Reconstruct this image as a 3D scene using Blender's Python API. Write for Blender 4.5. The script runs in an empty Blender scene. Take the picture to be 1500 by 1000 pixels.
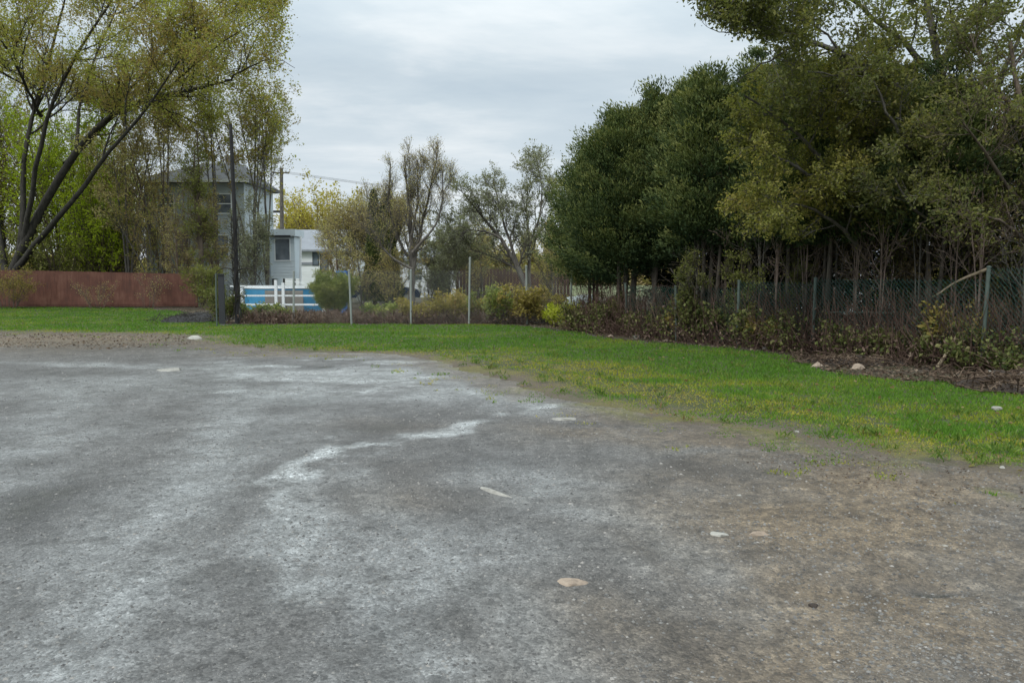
import bpy, math, random
import numpy as np
from mathutils import Vector

sc = bpy.context.scene
COL = sc.collection
F = 1112.0; HOR = 405.0; CH = 1.6
PITCH = math.atan((500-HOR)/F)
cp, sp = math.cos(PITCH), math.sin(PITCH)

# ------------------------------------------------------------------ measuring
def ray(px, py):
    a = (px-750)/F; b = (500-py)/F
    return a, cp+b*sp, -sp+b*cp
def gp(px, py, z=0.0):                    # point of the ground seen at a photo pixel
    a, f, u = ray(px, py); t = (z-CH)/u
    return np.array([a*t, f*t, z])
def at(px, py, Y):                        # point at distance Y seen at a photo pixel
    a, f, u = ray(px, py); t = Y/f
    return np.array([a*t, Y, CH+u*t])

# ------------------------------------------------------------------ noise
def _h(ix, iy, s):
    n = (ix.astype(np.int64)*374761393 + iy.astype(np.int64)*668265263 + s*1274126177) & 0xffffffff
    n = ((n ^ (n >> 13))*1274126177) & 0xffffffff
    n = n ^ (n >> 16)
    return (n & 0xffff)/65535.0
def vn(x, y, s=0):
    ix = np.floor(x); iy = np.floor(y); fx = x-ix; fy = y-iy
    fx = fx*fx*(3-2*fx); fy = fy*fy*(3-2*fy)
    a = _h(ix, iy, s); b = _h(ix+1, iy, s); c = _h(ix, iy+1, s); d = _h(ix+1, iy+1, s)
    return (a*(1-fx)+b*fx)*(1-fy)+(c*(1-fx)+d*fx)*fy
def fbm(x, y, s=0, o=4):
    v = 0; a = .5; t = 0
    for i in range(o):
        v = v+a*vn(x*2**i+17*i, y*2**i-9*i, s+i); t += a; a *= .5
    return v/t

# ------------------------------------------------------------------ mesh helpers
def link(o, parent=None):
    COL.objects.link(o)
    if parent is not None: o.parent = parent
    return o
class MB:
    """collects pieces and links them as one mesh object"""
    def __init__(s): s.v = []; s.f = []; s.m = []; s.a = []; s.n = 0
    def add(s, v, f, m=0, a=None):
        v = np.asarray(v, float).reshape(-1, 3); f = np.asarray(f, np.int64)
        if len(v) == 0: return s
        if f.shape[1] == 3: f = np.concatenate([f, f[:, :1]*0-1-s.n], 1)
        s.v.append(v); s.f.append(np.where(f < 0, -1, f+s.n) if f.shape[1] == 4 else f)
        s.m.append(np.full(len(f), m)); s.n += len(v)
        s.a.append(np.full(len(v), .5) if a is None else np.broadcast_to(np.asarray(a, float), (len(v),)))
        return s
    def box(s, x0, x1, y0, y1, z0, z1, m=0):
        v = [(x, y, z) for z in (z0, z1) for y in (y0, y1) for x in (x0, x1)]
        f = [(0, 2, 3, 1), (4, 5, 7, 6), (0, 1, 5, 4), (2, 6, 7, 3), (0, 4, 6, 2), (1, 3, 7, 5)]
        return s.add(v, f, m)
    def bar(s, p, q, w, h=None, m=0):       # rectangular bar from p to q
        h = h or w; p = np.array(p, float); q = np.array(q, float)
        d = q-p; d /= np.linalg.norm(d)
        u = np.array([0, 0, 1.]) if abs(d[2]) < .9 else np.array([0, 1., 0])
        a = np.cross(d, u); a /= np.linalg.norm(a); b = np.cross(a, d)
        c = [(-1, -1), (1, -1), (1, 1), (-1, 1)]
        v = [e+a*w/2*i+b*h/2*j for e in (p, q) for i, j in c]
        f = [(0, 1, 5, 4), (1, 2, 6, 5), (2, 3, 7, 6), (3, 0, 4, 7), (3, 2, 1, 0), (4, 5, 6, 7)]
        return s.add(v, f, m)
    def tubes(s, P, R, k=6, m=0, a=None, cap=True):
        # P (B,N,3) polylines, R (B,N) radii
        P = np.asarray(P, float); R = np.asarray(R, float)
        if P.ndim == 2: P = P[None]; R = np.broadcast_to(R, P.shape[:2])
        B, N, _ = P.shape
        if B == 0: return s
        T = np.gradient(P, axis=1); T /= np.linalg.norm(T, axis=2, keepdims=True)+1e-9
        main = P[:, -1]-P[:, 0]; main /= np.linalg.norm(main, axis=1, keepdims=True)+1e-9
        ref = np.where(np.abs(main[:, 2:3]) > .8, np.array([[1., 0.1, 0]]), np.array([[0, 0.1, 1.]]))
        A = np.cross(T, ref[:, None, :]); A /= np.linalg.norm(A, axis=2, keepdims=True)+1e-9
        C = np.cross(A, T)
        th = np.arange(k)*2*math.pi/k
        V = P[:, :, None, :]+R[:, :, None, None]*(A[:, :, None, :]*np.cos(th)[:, None]+C[:, :, None, :]*np.sin(th)[:, None])
        idx = np.arange(B*N*k).reshape(B, N, k)
        i0 = idx[:, :-1]; i1 = idx[:, 1:]
        f = np.stack([i0, np.roll(i0, -1, 2), np.roll(i1, -1, 2), i1], -1).reshape(-1, 4)
        if k == 4 and cap:
            f = np.concatenate([f, idx[:, -1]], 0)
        return s.add(V.reshape(-1, 3), f, m, a)
    def build(s, name, mats, parent=None, smooth=False):
        me = bpy.data.meshes.new(name)
        if s.n:
            V = np.concatenate(s.v); Fq = np.concatenate(s.f); M = np.concatenate(s.m)
            cnt = (Fq >= 0).sum(1); loops = Fq[Fq >= 0]
            me.vertices.add(len(V)); me.vertices.foreach_set('co', V.astype(np.float32).ravel())
            me.loops.add(len(loops)); me.loops.foreach_set('vertex_index', loops.astype(np.int32))
            me.polygons.add(len(Fq))
            st = np.concatenate([[0], np.cumsum(cnt)[:-1]]).astype(np.int32)
            me.polygons.foreach_set('loop_start', st)
            me.polygons.foreach_set('loop_total', cnt.astype(np.int32))
            me.polygons.foreach_set('material_index', M.astype(np.int32))
            me.polygons.foreach_set('use_smooth', np.full(len(Fq), smooth))
            me.update(calc_edges=True)
            at_ = me.attributes.new('v', 'FLOAT', 'POINT')
            at_.data.foreach_set('value', np.concatenate(s.a).astype(np.float32))
        for m in (mats if isinstance(mats, (list, tuple)) else [mats]): me.materials.append(m)
        return link(bpy.data.objects.new(name, me), parent)
def tag(o, label=None, cat=None, group=None, kind=None):
    if label: o['label'] = label
    if cat: o['category'] = cat
    if group: o['group'] = group
    if kind: o['kind'] = kind
    return o
def thing(name, loc, label, cat, group=None, rz=0):
    o = bpy.data.objects.new(name, None); link(o)
    o.location = loc; o.rotation_euler = (0, 0, rz)
    return tag(o, label, cat, group)
def shift(mb, loc):                          # world coordinates -> the thing's own frame
    l = np.array(loc, float); mb.v = [v-l for v in mb.v]; return mb

# ------------------------------------------------------------------ materials
def newmat(name):
    m = bpy.data.materials.new(name); m.use_nodes = True
    nt = m.node_tree; b = nt.nodes['Principled BSDF']
    return m, nt, b
def N(nt, t, **k):
    n = nt.nodes.new(t)
    for a, v in k.items():
        if a.startswith('i_'): n.inputs[a[2:].replace('_', ' ')].default_value = v
        else: setattr(n, a, v)
    return n
def ramp(nt, fac, stops):
    r = nt.nodes.new('ShaderNodeValToRGB'); e = r.color_ramp.elements
    while len(e) < len(stops): e.new(.5)
    for i, (p, c) in enumerate(stops):
        e[i].position = p; e[i].color = (*c, 1) if len(c) == 3 else c
    nt.links.new(fac, r.inputs[0]); return r.outputs[0]
def mix(nt, fac, a, b, mode='MIX'):
    n = nt.nodes.new('ShaderNodeMix'); n.data_type = 'RGBA'; n.blend_type = mode
    for i, s in ((0, fac), (6, a), (7, b)):
        if hasattr(s, 'is_linked') or hasattr(s, 'links'): nt.links.new(s, n.inputs[i])
        elif isinstance(s, (int, float)) and i == 0: n.inputs[0].default_value = s
        else: n.inputs[i].default_value = (*s, 1) if len(s) == 3 else s
    return n.outputs[2]
def math_(nt, op, a, b=0.0, clamp=False):
    n = nt.nodes.new('ShaderNodeMath'); n.operation = op; n.use_clamp = clamp
    for i, s in ((0, a), (1, b)):
        if hasattr(s, 'links'): nt.links.new(s, n.inputs[i])
        else: n.inputs[i].default_value = s
    return n.outputs[0]
def geo_pos(nt):
    return nt.nodes.new('ShaderNodeNewGeometry').outputs['Position']
def noise(nt, vec, scale, detail=4, rough=.6, dist=0):
    n = nt.nodes.new('ShaderNodeTexNoise'); n.inputs['Scale'].default_value = scale
    n.inputs['Detail'].default_value = detail; n.inputs['Roughness'].default_value = rough
    n.inputs['Distortion'].default_value = dist
    nt.links.new(vec, n.inputs['Vector']); return n.outputs[0]
def attr(nt, name='v'):
    n = nt.nodes.new('ShaderNodeAttribute'); n.attribute_name = name; return n.outputs['Fac']
def bump(nt, b, h, strength=.5, dist=.02):
    n = nt.nodes.new('ShaderNodeBump'); n.inputs['Strength'].default_value = strength
    n.inputs['Distance'].default_value = dist
    nt.links.new(h, n.inputs['Height']); nt.links.new(n.outputs[0], b.inputs['Normal'])
def paint(name, c, rough=.6, var=.25, scale=6, bs=.15, metallic=0):
    """weathered painted / metal / plaster surface"""
    m, nt, b = newmat(name); p = geo_pos(nt)
    n = noise(nt, p, scale, 8, .72); n2 = noise(nt, p, scale*.13, 3)
    f = math_(nt, 'ADD', math_(nt, 'MULTIPLY', n, .6), math_(nt, 'MULTIPLY', n2, .4))
    c = np.array(c)
    nt.links.new(ramp(nt, f, [(.3, tuple(c*(1-var))), (.7, tuple(np.minimum(c*(1+var*.6), 1)))]), b.inputs['Base Color'])
    b.inputs['Roughness'].default_value = rough; b.inputs['Metallic'].default_value = metallic
    bump(nt, b, n, bs, .01); return m
def leafmat(name, stops, trans=.35, scale=.8, contrast=.5, gain=1.55):
    """leaf colour varies per leaf (attribute v) and per clump (noise)"""
    m, nt, b = newmat(name)
    n = noise(nt, geo_pos(nt), scale, 3)
    f = math_(nt, 'ADD', math_(nt, 'MULTIPLY', attr(nt), 1-contrast), math_(nt, 'MULTIPLY', math_(nt, 'SUBTRACT', math_(nt, 'MULTIPLY', n, 2.2), .6), contrast), True)
    c = ramp(nt, f, [(p_, tuple(min(.62, k_*gain) for k_ in c_)) for p_, c_ in stops])
    nt.links.new(c, b.inputs['Base Color']); b.inputs['Roughness'].default_value = .6
    b.inputs['Specular IOR Level'].default_value = .12
    t = nt.nodes.new('ShaderNodeBsdfTranslucent')
    c2 = mix(nt, 1, c, (1.15, 1.25, .55), 'MULTIPLY'); nt.links.new(c2, t.inputs['Color'])
    ms = nt.nodes.new('ShaderNodeMixShader'); ms.inputs[0].default_value = trans
    nt.links.new(b.outputs[0], ms.inputs[1]); nt.links.new(t.outputs[0], ms.inputs[2])
    nt.links.new(ms.outputs[0], nt.nodes['Material Output'].inputs[0]); return m
def barkmat(name, a, c, scale=9):
    m, nt, b = newmat(name); p = geo_pos(nt)
    mp = nt.nodes.new('ShaderNodeMapping'); mp.inputs['Scale'].default_value = (1, 1, .25)
    nt.links.new(p, mp.inputs[0]); n = noise(nt, mp.outputs[0], scale, 8, .7)
    nt.links.new(ramp(nt, n, [(.35, a), (.65, c)]), b.inputs['Base Color'])
    b.inputs['Roughness'].default_value = .9; bump(nt, b, n, .8, .03); return m

M = {}
M['bark_dark'] = barkmat('bark_dark', (.012, .011, .009), (.05, .045, .037))
M['bark_grey'] = barkmat('bark_grey', (.05, .045, .04), (.16, .145, .125))
M['bark_brown'] = barkmat('bark_brown', (.06, .045, .035), (.17, .13, .10))
M['bark_cedar'] = barkmat('bark_cedar', (.035, .028, .022), (.12, .10, .08), 14)
M['twig_pink'] = barkmat('twig_pink', (.11, .08, .065), (.24, .18, .15))
M['leaf_big'] = leafmat('leaf_big', [(.05, (.10, .065, .035)), (.35, (.18, .135, .06)), (.6, (.15, .155, .045)), (.8, (.22, .22, .065)), (1, (.29, .28, .11))], .5, .42, .66, gain=2.0)
M['leaf_fresh'] = leafmat('leaf_fresh', [(.1, (.12, .16, .015)), (.6, (.27, .33, .03)), (1, (.38, .42, .06))], .5, .7)
M['leaf_bud'] = leafmat('leaf_bud', [(.1, (.16, .115, .07)), (.5, (.24, .20, .10)), (1, (.30, .30, .13))], .4, .6, gain=1.75)
M['leaf_grey'] = leafmat('leaf_grey', [(.1, (.08, .08, .055)), (.5, (.16, .165, .115)), (1, (.29, .30, .22))], .35, .9)
M['leaf_olive'] = leafmat('leaf_olive', [(.1, (.06, .07, .02)), (.5, (.14, .15, .045)), (1, (.22, .22, .08))], .4, .9)
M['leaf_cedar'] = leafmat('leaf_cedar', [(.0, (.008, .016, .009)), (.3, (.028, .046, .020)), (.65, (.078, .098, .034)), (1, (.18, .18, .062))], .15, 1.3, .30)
M['leaf_cedar_shaded'] = leafmat('leaf_cedar_shaded', [(.0, (.004, .008, .005)), (.5, (.012, .022, .012)), (1, (.035, .05, .022))], .08, 1.6)  # cedar leaf with the back row's shade put into its colour
M['leaf_yellow'] = leafmat('leaf_yellow', [(.05, (.06, .07, .02)), (.4, (.13, .135, .038)), (.75, (.21, .19, .055)), (1, (.26, .19, .07))], .4, .7, .5)
M['leaf_maple'] = leafmat('leaf_maple', [(.05, (.045, .055, .024)), (.4, (.09, .10, .038)), (.75, (.155, .15, .052)), (1, (.20, .16, .07))], .45, .6, .5, gain=1.5)
M['leaf_rust'] = leafmat('leaf_rust', [(.1, (.045, .036, .02)), (.5, (.10, .078, .038)), (1, (.17, .12, .06))], .3, 1.2)
M['leaf_weed'] = leafmat('leaf_weed', [(.1, (.045, .065, .02)), (.5, (.13, .155, .045)), (.85, (.27, .27, .10)), (1, (.34, .30, .16))], .35, 1.7)
M['leaf_weed_dark'] = leafmat('leaf_weed_dark', [(.1, (.04, .055, .02)), (.55, (.11, .13, .04)), (.9, (.24, .23, .10)), (1, (.34, .30, .17))], .3, 1.7, .3, gain=1.15)
M['leaf_weed_red'] = leafmat('leaf_weed_red', [(.1, (.08, .06, .02)), (.5, (.20, .17, .05)), (.8, (.26, .20, .08)), (1, (.28, .13, .06))], .35, 1.7)
M['leaf_lime'] = leafmat('leaf_lime', [(.1, (.11, .13, .015)), (.6, (.30, .32, .04)), (1, (.42, .42, .09))], .45, 1.7)
M['leaf_far'] = leafmat('leaf_far', [(.1, (.14, .12, .03)), (.5, (.27, .22, .05)), (1, (.34, .33, .09))], .35, .25)
M['litter'] = leafmat('litter', [(.1, (.03, .02, .016)), (.5, (.10, .07, .05)), (.75, (.20, .15, .11)), (1, (.50, .42, .33))], .1, 3, gain=1.1)
M['dry_stem'] = leafmat('dry_stem', [(.1, (.05, .03, .025)), (.6, (.15, .10, .08)), (1, (.30, .25, .18))], .1, 3, gain=1.1)
M['fence_grey'] = paint('galvanised_steel', (.27, .30, .28), .5, .3, 20)
M['fence_green'] = paint('green_wire', (.022, .095, .078), .5, .4, 5)
M['post_green'] = paint('green_grey_post', (.085, .115, .10), .55, .4, 12)
M['wire'] = paint('grey_wire', (.3, .33, .31), .5, .2, 10)
M['blackwood'] = barkmat('black_wood', (.008, .008, .010), (.03, .029, .03))
M['white'] = paint('white_paint', (.76, .80, .82), .45, .15, 8)
M['pool_blue'] = paint('pool_blue', (.04, .27, .50), .35, .35, 3)
M['blue_plastic'] = paint('blue_plastic', (.03, .19, .62), .4, .3, 5)
M['house_grey'] = paint('grey_siding', (.44, .50, .53), .7, .2, 3)
M['porch_grey'] = paint('porch_panel', (.58, .66, .71), .6, .12, 3)
M['roof_dark'] = paint('dark_shingle', (.11, .115, .12), .9, .4, 12, .5)
M['roof_grey'] = paint('grey_shingle', (.24, .26, .29), .9, .25, 12, .5)
M['siding_white'] = paint('white_siding', (.72, .75, .77), .6, .12, 3)
M['trim_dark'] = paint('dark_trim', (.022, .025, .03), .6, .2, 3)
M['brick'] = paint('dull_wall', (.25, .23, .21), .8, .25, 4)
M['tarp'] = paint('pale_tarp', (.38, .44, .43), .5, .3, 4, .4)
M['stone_pale'] = paint('pale_stone', (.32, .31, .28), .9, .55, 22, .6)
M['stone_tan'] = paint('tan_stone', (.34, .27, .21), .9, .55, 28, .6)
M['stone_grey'] = paint('grey_stone', (.22, .21, .20), .9, .4, 14, .6)
M['soil'] = paint('black_soil', (.040, .030, .024), 1, .6, 9, .9)
M['stick_pale'] = barkmat('pale_stick', (.22, .17, .11), (.42, .34, .24))
M['car_blue'] = paint('car_paint', (.02, .035, .07), .25, .1, 2, 0)
M['rubber'] = paint('rubber', (.015, .015, .015), .8, .2, 4)
def glass():
    m, nt, b = newmat('window_glass'); n = noise(nt, geo_pos(nt), 1.2, 2)
    nt.links.new(ramp(nt, n, [(.3, (.05, .065, .08)), (.7, (.16, .19, .22))]), b.inputs['Base Color'])
    b.inputs['Roughness'].default_value = .08; return m
M['glass'] = glass()
def rust_fence():
    m, nt, b = newmat('red_brown_boards'); p = geo_pos(nt)
    n = noise(nt, p, 1.4, 6, .6); mp = nt.nodes.new('ShaderNodeMapping'); mp.inputs['Scale'].default_value = (5, 5, .6)
    nt.links.new(p, mp.inputs[0]); s = noise(nt, mp.outputs[0], 2, 5, .7)
    f = math_(nt, 'ADD', math_(nt, 'MULTIPLY', n, .55), math_(nt, 'MULTIPLY', s, .45))
    nt.links.new(ramp(nt, f, [(.3, (.045, .019, .014)), (.5, (.105, .036, .022)), (.68, (.18, .085, .058))]), b.inputs['Base Color'])
    b.inputs['Roughness'].default_value = .7; bump(nt, b, s, .3, .01); return m
M['rust_fence'] = rust_fence()
M['brown_fence'] = paint('brown_boards', (.10, .058, .048), .85, .5, 5, .4)

# ------------------------------------------------------------------ ground
lower = [(-900, 486), (-300, 486), (0, 487), (150, 489), (262, 492), (300, 505), (420, 513), (600, 522), (700, 545), (800, 578), (870, 592), (960, 612),
         (1060, 628), (1130, 635), (1200, 655), (1330, 676), (1500, 694), (1750, 725), (2300, 780)]
upper = [(2300, 640), (1750, 600), (1500, 572), (1420, 562), (1330, 560), (1210, 545), (1170, 522), (1090, 513), (1000, 505), (900, 497), (840, 485),
         (740, 476), (500, 475), (335, 476), (300, 470), (262, 456), (200, 451), (0, 449.5), (-300, 449.5), (-900, 449)]
LO = np.array([gp(*p)[:2] for p in lower]); UP = np.array([gp(*p)[:2] for p in upper])
POLY = np.concatenate([LO, UP])
def inpoly(x, y, P):
    r = np.zeros(x.shape, bool); j = len(P)-1
    for i in range(len(P)):
        xi, yi = P[i]; xj, yj = P[j]
        if yi != yj: r ^= ((yi > y) != (yj > y)) & (x < (xj-xi)*(y-yi)/(yj-yi)+xi)
        j = i
    return r
def dline(x, y, P):
    d = np.full(x.shape, 1e9)
    for a, b in zip(P[:-1], P[1:]):
        ab = b-a; t = np.clip(((x-a[0])*ab[0]+(y-a[1])*ab[1])/(ab@ab), 0, 1)
        d = np.minimum(d, np.hypot(x-a[0]-t*ab[0], y-a[1]-t*ab[1]))
    return d
def gz(x, y):
    x = np.asarray(x, float); y = np.asarray(y, float)
    z = .05*(fbm(x*.35, y*.35, 5)-.5)+.018*(fbm(x*1.7, y*1.7, 9)-.5)
    for px, py, rx, ry, dep in DIPS:
        c = gp(px, py); w = rx*c[1]/F; h = abs(gp(px, py-ry)[1]-gp(px, py+ry)[1])/2
        z = z-dep*np.exp(-(((x-c[0])/w)**2+((y-c[1])/h)**2))
    return z*np.clip(y/2, 0, 1)
DIPS = [(1360, 862, 75, 12, .05), (1240, 868, 60, 14, .03), (560, 625, 70, 12, .03), (478, 539, 40, 4, .04), (735, 715, 60, 18, .03)]
def blob(x, y, L, s=0):
    """soft world-space patches, edges broken by noise"""
    nx = x+.5*(fbm(x*1.1, y*1.1, 31+s)-.5); ny = y+1.3*(fbm(x*1.1, y*.9, 47+s)-.5)
    o = np.zeros(x.shape)
    for px, py, rx, ry, a in L:
        c = gp(px, py); w = rx*c[1]/F; h = abs(gp(px, py-ry)[1]-gp(px, py+ry)[1])/2
        o = np.maximum(o, a*np.exp(-(((nx-c[0])/w)**2+((ny-c[1])/h)**2)))
    return o
def streak(x, y, L, wid, s=0):
    nx = x+.35*(fbm(x*1.7, y*1.3, 61+s)-.5); ny = y+.9*(fbm(x*1.5, y*1.1, 77+s)-.5)
    P = np.array([gp(*p)[:2] for p in L]); return np.exp(-(dline(nx, ny, P)/wid)**2)
def attrs(x, y):
    pale = blob(x, y, [(430, 575, 90, 16, .65), (560, 548, 190, 14, .62), (640, 575, 120, 12, .55), (480, 540, 120, 6, .6), (800, 705, 110, 26, .6), (720, 690, 80, 14, .5), (880, 745, 90, 22, .5),
                       (430, 760, 45, 50, .62), (440, 850, 60, 40, .5), (570, 880, 80, 90, .5), (690, 800, 190, 60, .34), (520, 800, 90, 60, .36), (300, 700, 120, 160, .34), (200, 560, 230, 22, .36),
                       (870, 600, 90, 8, .55), (760, 590, 70, 8, .6), (990, 655, 110, 9, .28), (80, 640, 120, 30, .28), (60, 960, 160, 70, .22), (980, 740, 60, 12, .32)])
    soft = np.zeros(x.shape)
    for L_, w_, a_ in (([(760, 685), (830, 705), (900, 745), (980, 800), (1080, 880), (1200, 1010)], .20, .42), ([(700, 690), (800, 740), (880, 800), (940, 870), (1010, 1000)], .16, .22), ([(330, 530), (350, 600), (300, 690), (200, 800), (60, 1000)], .40, .45),
                       ([(430, 700), (470, 800), (560, 900), (640, 1020)], .26, .5), ([(520, 700), (600, 790), (720, 880), (840, 1020)], .22, .34), ([(120, 560), (60, 640), (-60, 760)], .5, .35), ([(0, 530), (300, 538), (600, 556), (780, 590)], .30, .45), ([(900, 640), (1010, 655), (1120, 690), (1260, 760), (1500, 880)], .14, .30)):
        soft = np.maximum(soft, a_*1.15*streak(x, y, L_, w_, 11))
    pale = np.maximum(pale, soft*(.55+.7*fbm(x*2.2, y*2.2, 19)))
    main = streak(x, y, [(820, 592), (750, 602), (690, 617), (640, 634), (590, 645), (540, 648), (500, 655), (465, 675), (430, 692), (400, 706)], .20)
    main = np.maximum(main, .7*streak(x, y, [(520, 628), (495, 638), (480, 655)], .18, 3)); main = np.maximum(main, .55*streak(x, y, [(640, 634), (560, 660), (500, 672), (440, 698)], .16, 8)); main = np.maximum(main, .55*streak(x, y, [(440, 700), (425, 730), (440, 770), (430, 830), (450, 870)], .13, 14)); main = np.maximum(main, .5*streak(x, y, [(600, 560), (520, 575), (450, 590), (400, 585)], .3, 15)); main = np.maximum(main, .5*streak(x, y, [(770, 585), (690, 572), (640, 560), (560, 552)], .25, 16))
    main = np.maximum(main, .5*streak(x, y, [(430, 735), (445, 760), (455, 790)], .10, 4))
    hs = fbm(x*.45, y*1.7, 91, 4)                                   # streaks of painted sky sheen, parallel to the lot edge
    fars = np.clip((y-8.5)/3, 0, 1)*np.exp(-((x+2.6)/3.6)**2)
    hs2 = fbm(x*.9, y*3.4, 97, 4); main = np.maximum(main, fars*np.clip(np.clip((hs-.50)*7, 0, 1)*.8+np.clip((hs2-.52)*9, 0, 1)*.5, 0, 1))
    brk = fbm(x*3, y*3, 13, 4)
    main = main*np.clip(.25+1.6*(brk-.25), 0, 1.2)
    dark = blob(x, y, [(60, 745, 90, 45, .75), (20, 690, 50, 10, .5), (560, 625, 85, 13, .75), (600, 605, 90, 8, .5), (720, 665, 90, 16, .5), (700, 730, 110, 26, .6), (1040, 685, 150, 26, .55), (860, 790, 50, 14, .35),
                       (400, 640, 60, 14, .5), (620, 700, 70, 22, .5), (480, 730, 40, 18, .35), (780, 950, 60, 40, .3), (330, 830, 60, 30, .3), (100, 545, 130, 5, .5), (330, 560, 90, 5, .4), (450, 590, 60, 6, .5), (920, 860, 90, 36, .42), (1000, 960, 200, 50, .35),
                       (250, 870, 120, 60, .3), (560, 960, 120, 40, .4), (150, 508, 220, 9, .5), (0, 640, 60, 6, .5), (860, 620, 100, 6, .4), (1360, 860, 75, 8, .9), (1245, 868, 45, 10, .5), (478, 539, 22, 2.5, 1.)], 5)
    brown = np.clip(blob(x, y, [(1300, 720, 260, 60, .9), (1100, 650, 160, 20, .8), (950, 640, 120, 14, .5), (1350, 850, 260, 110, .65), (1150, 940, 300, 110, .75), (1250, 780, 280, 80, 1.), (1300, 900, 300, 90, .8), (1400, 960, 250, 90, .7), (1050, 700, 160, 30, .5), (880, 630, 120, 12, .5), (130, 498, 260, 13, 1.), (-80, 500, 200, 14, 1.), (560, 625, 85, 13, .4), (640, 720, 130, 30, .3),
                        (700, 525, 80, 6, .8), (420, 517, 120, 4, .5), (1450, 700, 120, 20, .9), (1000, 760, 160, 50, .35)], 9), 0, 1)
    dl = dline(x, y, LO)
    brown = np.maximum(brown, np.clip(1-dl/.5, 0, 1)*.7*fbm(x*2, y*2, 3))
    moss = np.clip(1.1-dl/(.8+1.6*np.clip((x+3)/4, 0, 1)*islawn(x, y)), 0, 1)*np.clip((fbm(x*1.6, y*1.6, 23)-.36)*4, 0, 1)*np.clip((x+5)/4, .2, 1)
    moss = np.maximum(moss, blob(x, y, [(1360, 856, 70, 9, .5), (1230, 866, 60, 12, .4), (1480, 735, 40, 16, .9)], 12))
    return pale, main, dark, brown, moss, np.clip(1-dl/1.25, 0, 1)*np.clip(.6+1.2*(fbm(x*1.4, y*1.4, 71)-.4), .2, 1)
def grid(Y0, Y1, ny, a0, a1, nx):
    Y = Y0*(Y1/Y0)**np.linspace(0, 1, ny); A = np.linspace(a0, a1, nx)
    return (Y[:, None]*A[None, :]), np.repeat(Y[:, None], nx, 1)
gx, gy = grid(1.6, 60, 620, -1.25, 1.25, 620)
gzz = gz(gx, gy)
ix = np.arange(gx.size).reshape(gx.shape)
quads = np.stack([ix[:-1, :-1], ix[:-1, 1:], ix[1:, 1:], ix[1:, :-1]], -1).reshape(-1, 4)
cx = (gx[:-1, :-1]+gx[1:, 1:]).ravel()/2; cy = (gy[:-1, :-1]+gy[1:, 1:]).ravel()/2
def wob(x, y):
    k = np.clip(y/14, .35, 1.6)
    return x+k*.45*(fbm(x*1.3, y*1.3, 2)-.5)+.25*(fbm(x*6, y*6, 4)-.5), y+k*1.1*(fbm(x*1.1, y*1.1, 7)-.5)+.3*(fbm(x*6, y*6, 8)-.5)
def islawn(x, y):
    a, b = wob(x, y); return inpoly(a, b, POLY)
lawn = islawn(cx, cy)
# soil = everything beyond the upper edge
BEY = np.concatenate([UP, np.array([[-400, 300.], [400, 300.]])])
soil = inpoly(cx, cy, BEY) & ~lawn
PA = attrs(gx.ravel(), gy.ravel())
def sheet(name, mask, mat, kind='structure'):
    q = quads[mask]; u, inv = np.unique(q, return_inverse=True)
    me = bpy.data.meshes.new(name)
    V = np.stack([gx.ravel(), gy.ravel(), gzz.ravel()], 1)[u]
    inv = inv.reshape(-1).astype(np.int32)
    me.vertices.add(len(V)); me.vertices.foreach_set('co', V.astype(np.float32).ravel())
    me.loops.add(len(inv)); me.loops.foreach_set('vertex_index', inv)
    me.polygons.add(len(q)); me.polygons.foreach_set('loop_start', (np.arange(len(q))*4).astype(np.int32))
    me.polygons.foreach_set('loop_total', np.full(len(q), 4, np.int32))
    me.polygons.foreach_set('use_smooth', np.ones(len(q), bool)); me.update(calc_edges=True)
    for nm, a in zip(('pale', 'wet_sheen', 'dark', 'brown', 'moss', 'edge'), PA):
        at_ = me.attributes.new(nm, 'FLOAT', 'POINT'); at_.data.foreach_set('value', a[u].astype(np.float32))
    me.materials.append(mat); o = link(bpy.data.objects.new(name, me)); o['kind'] = kind; return o

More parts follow.
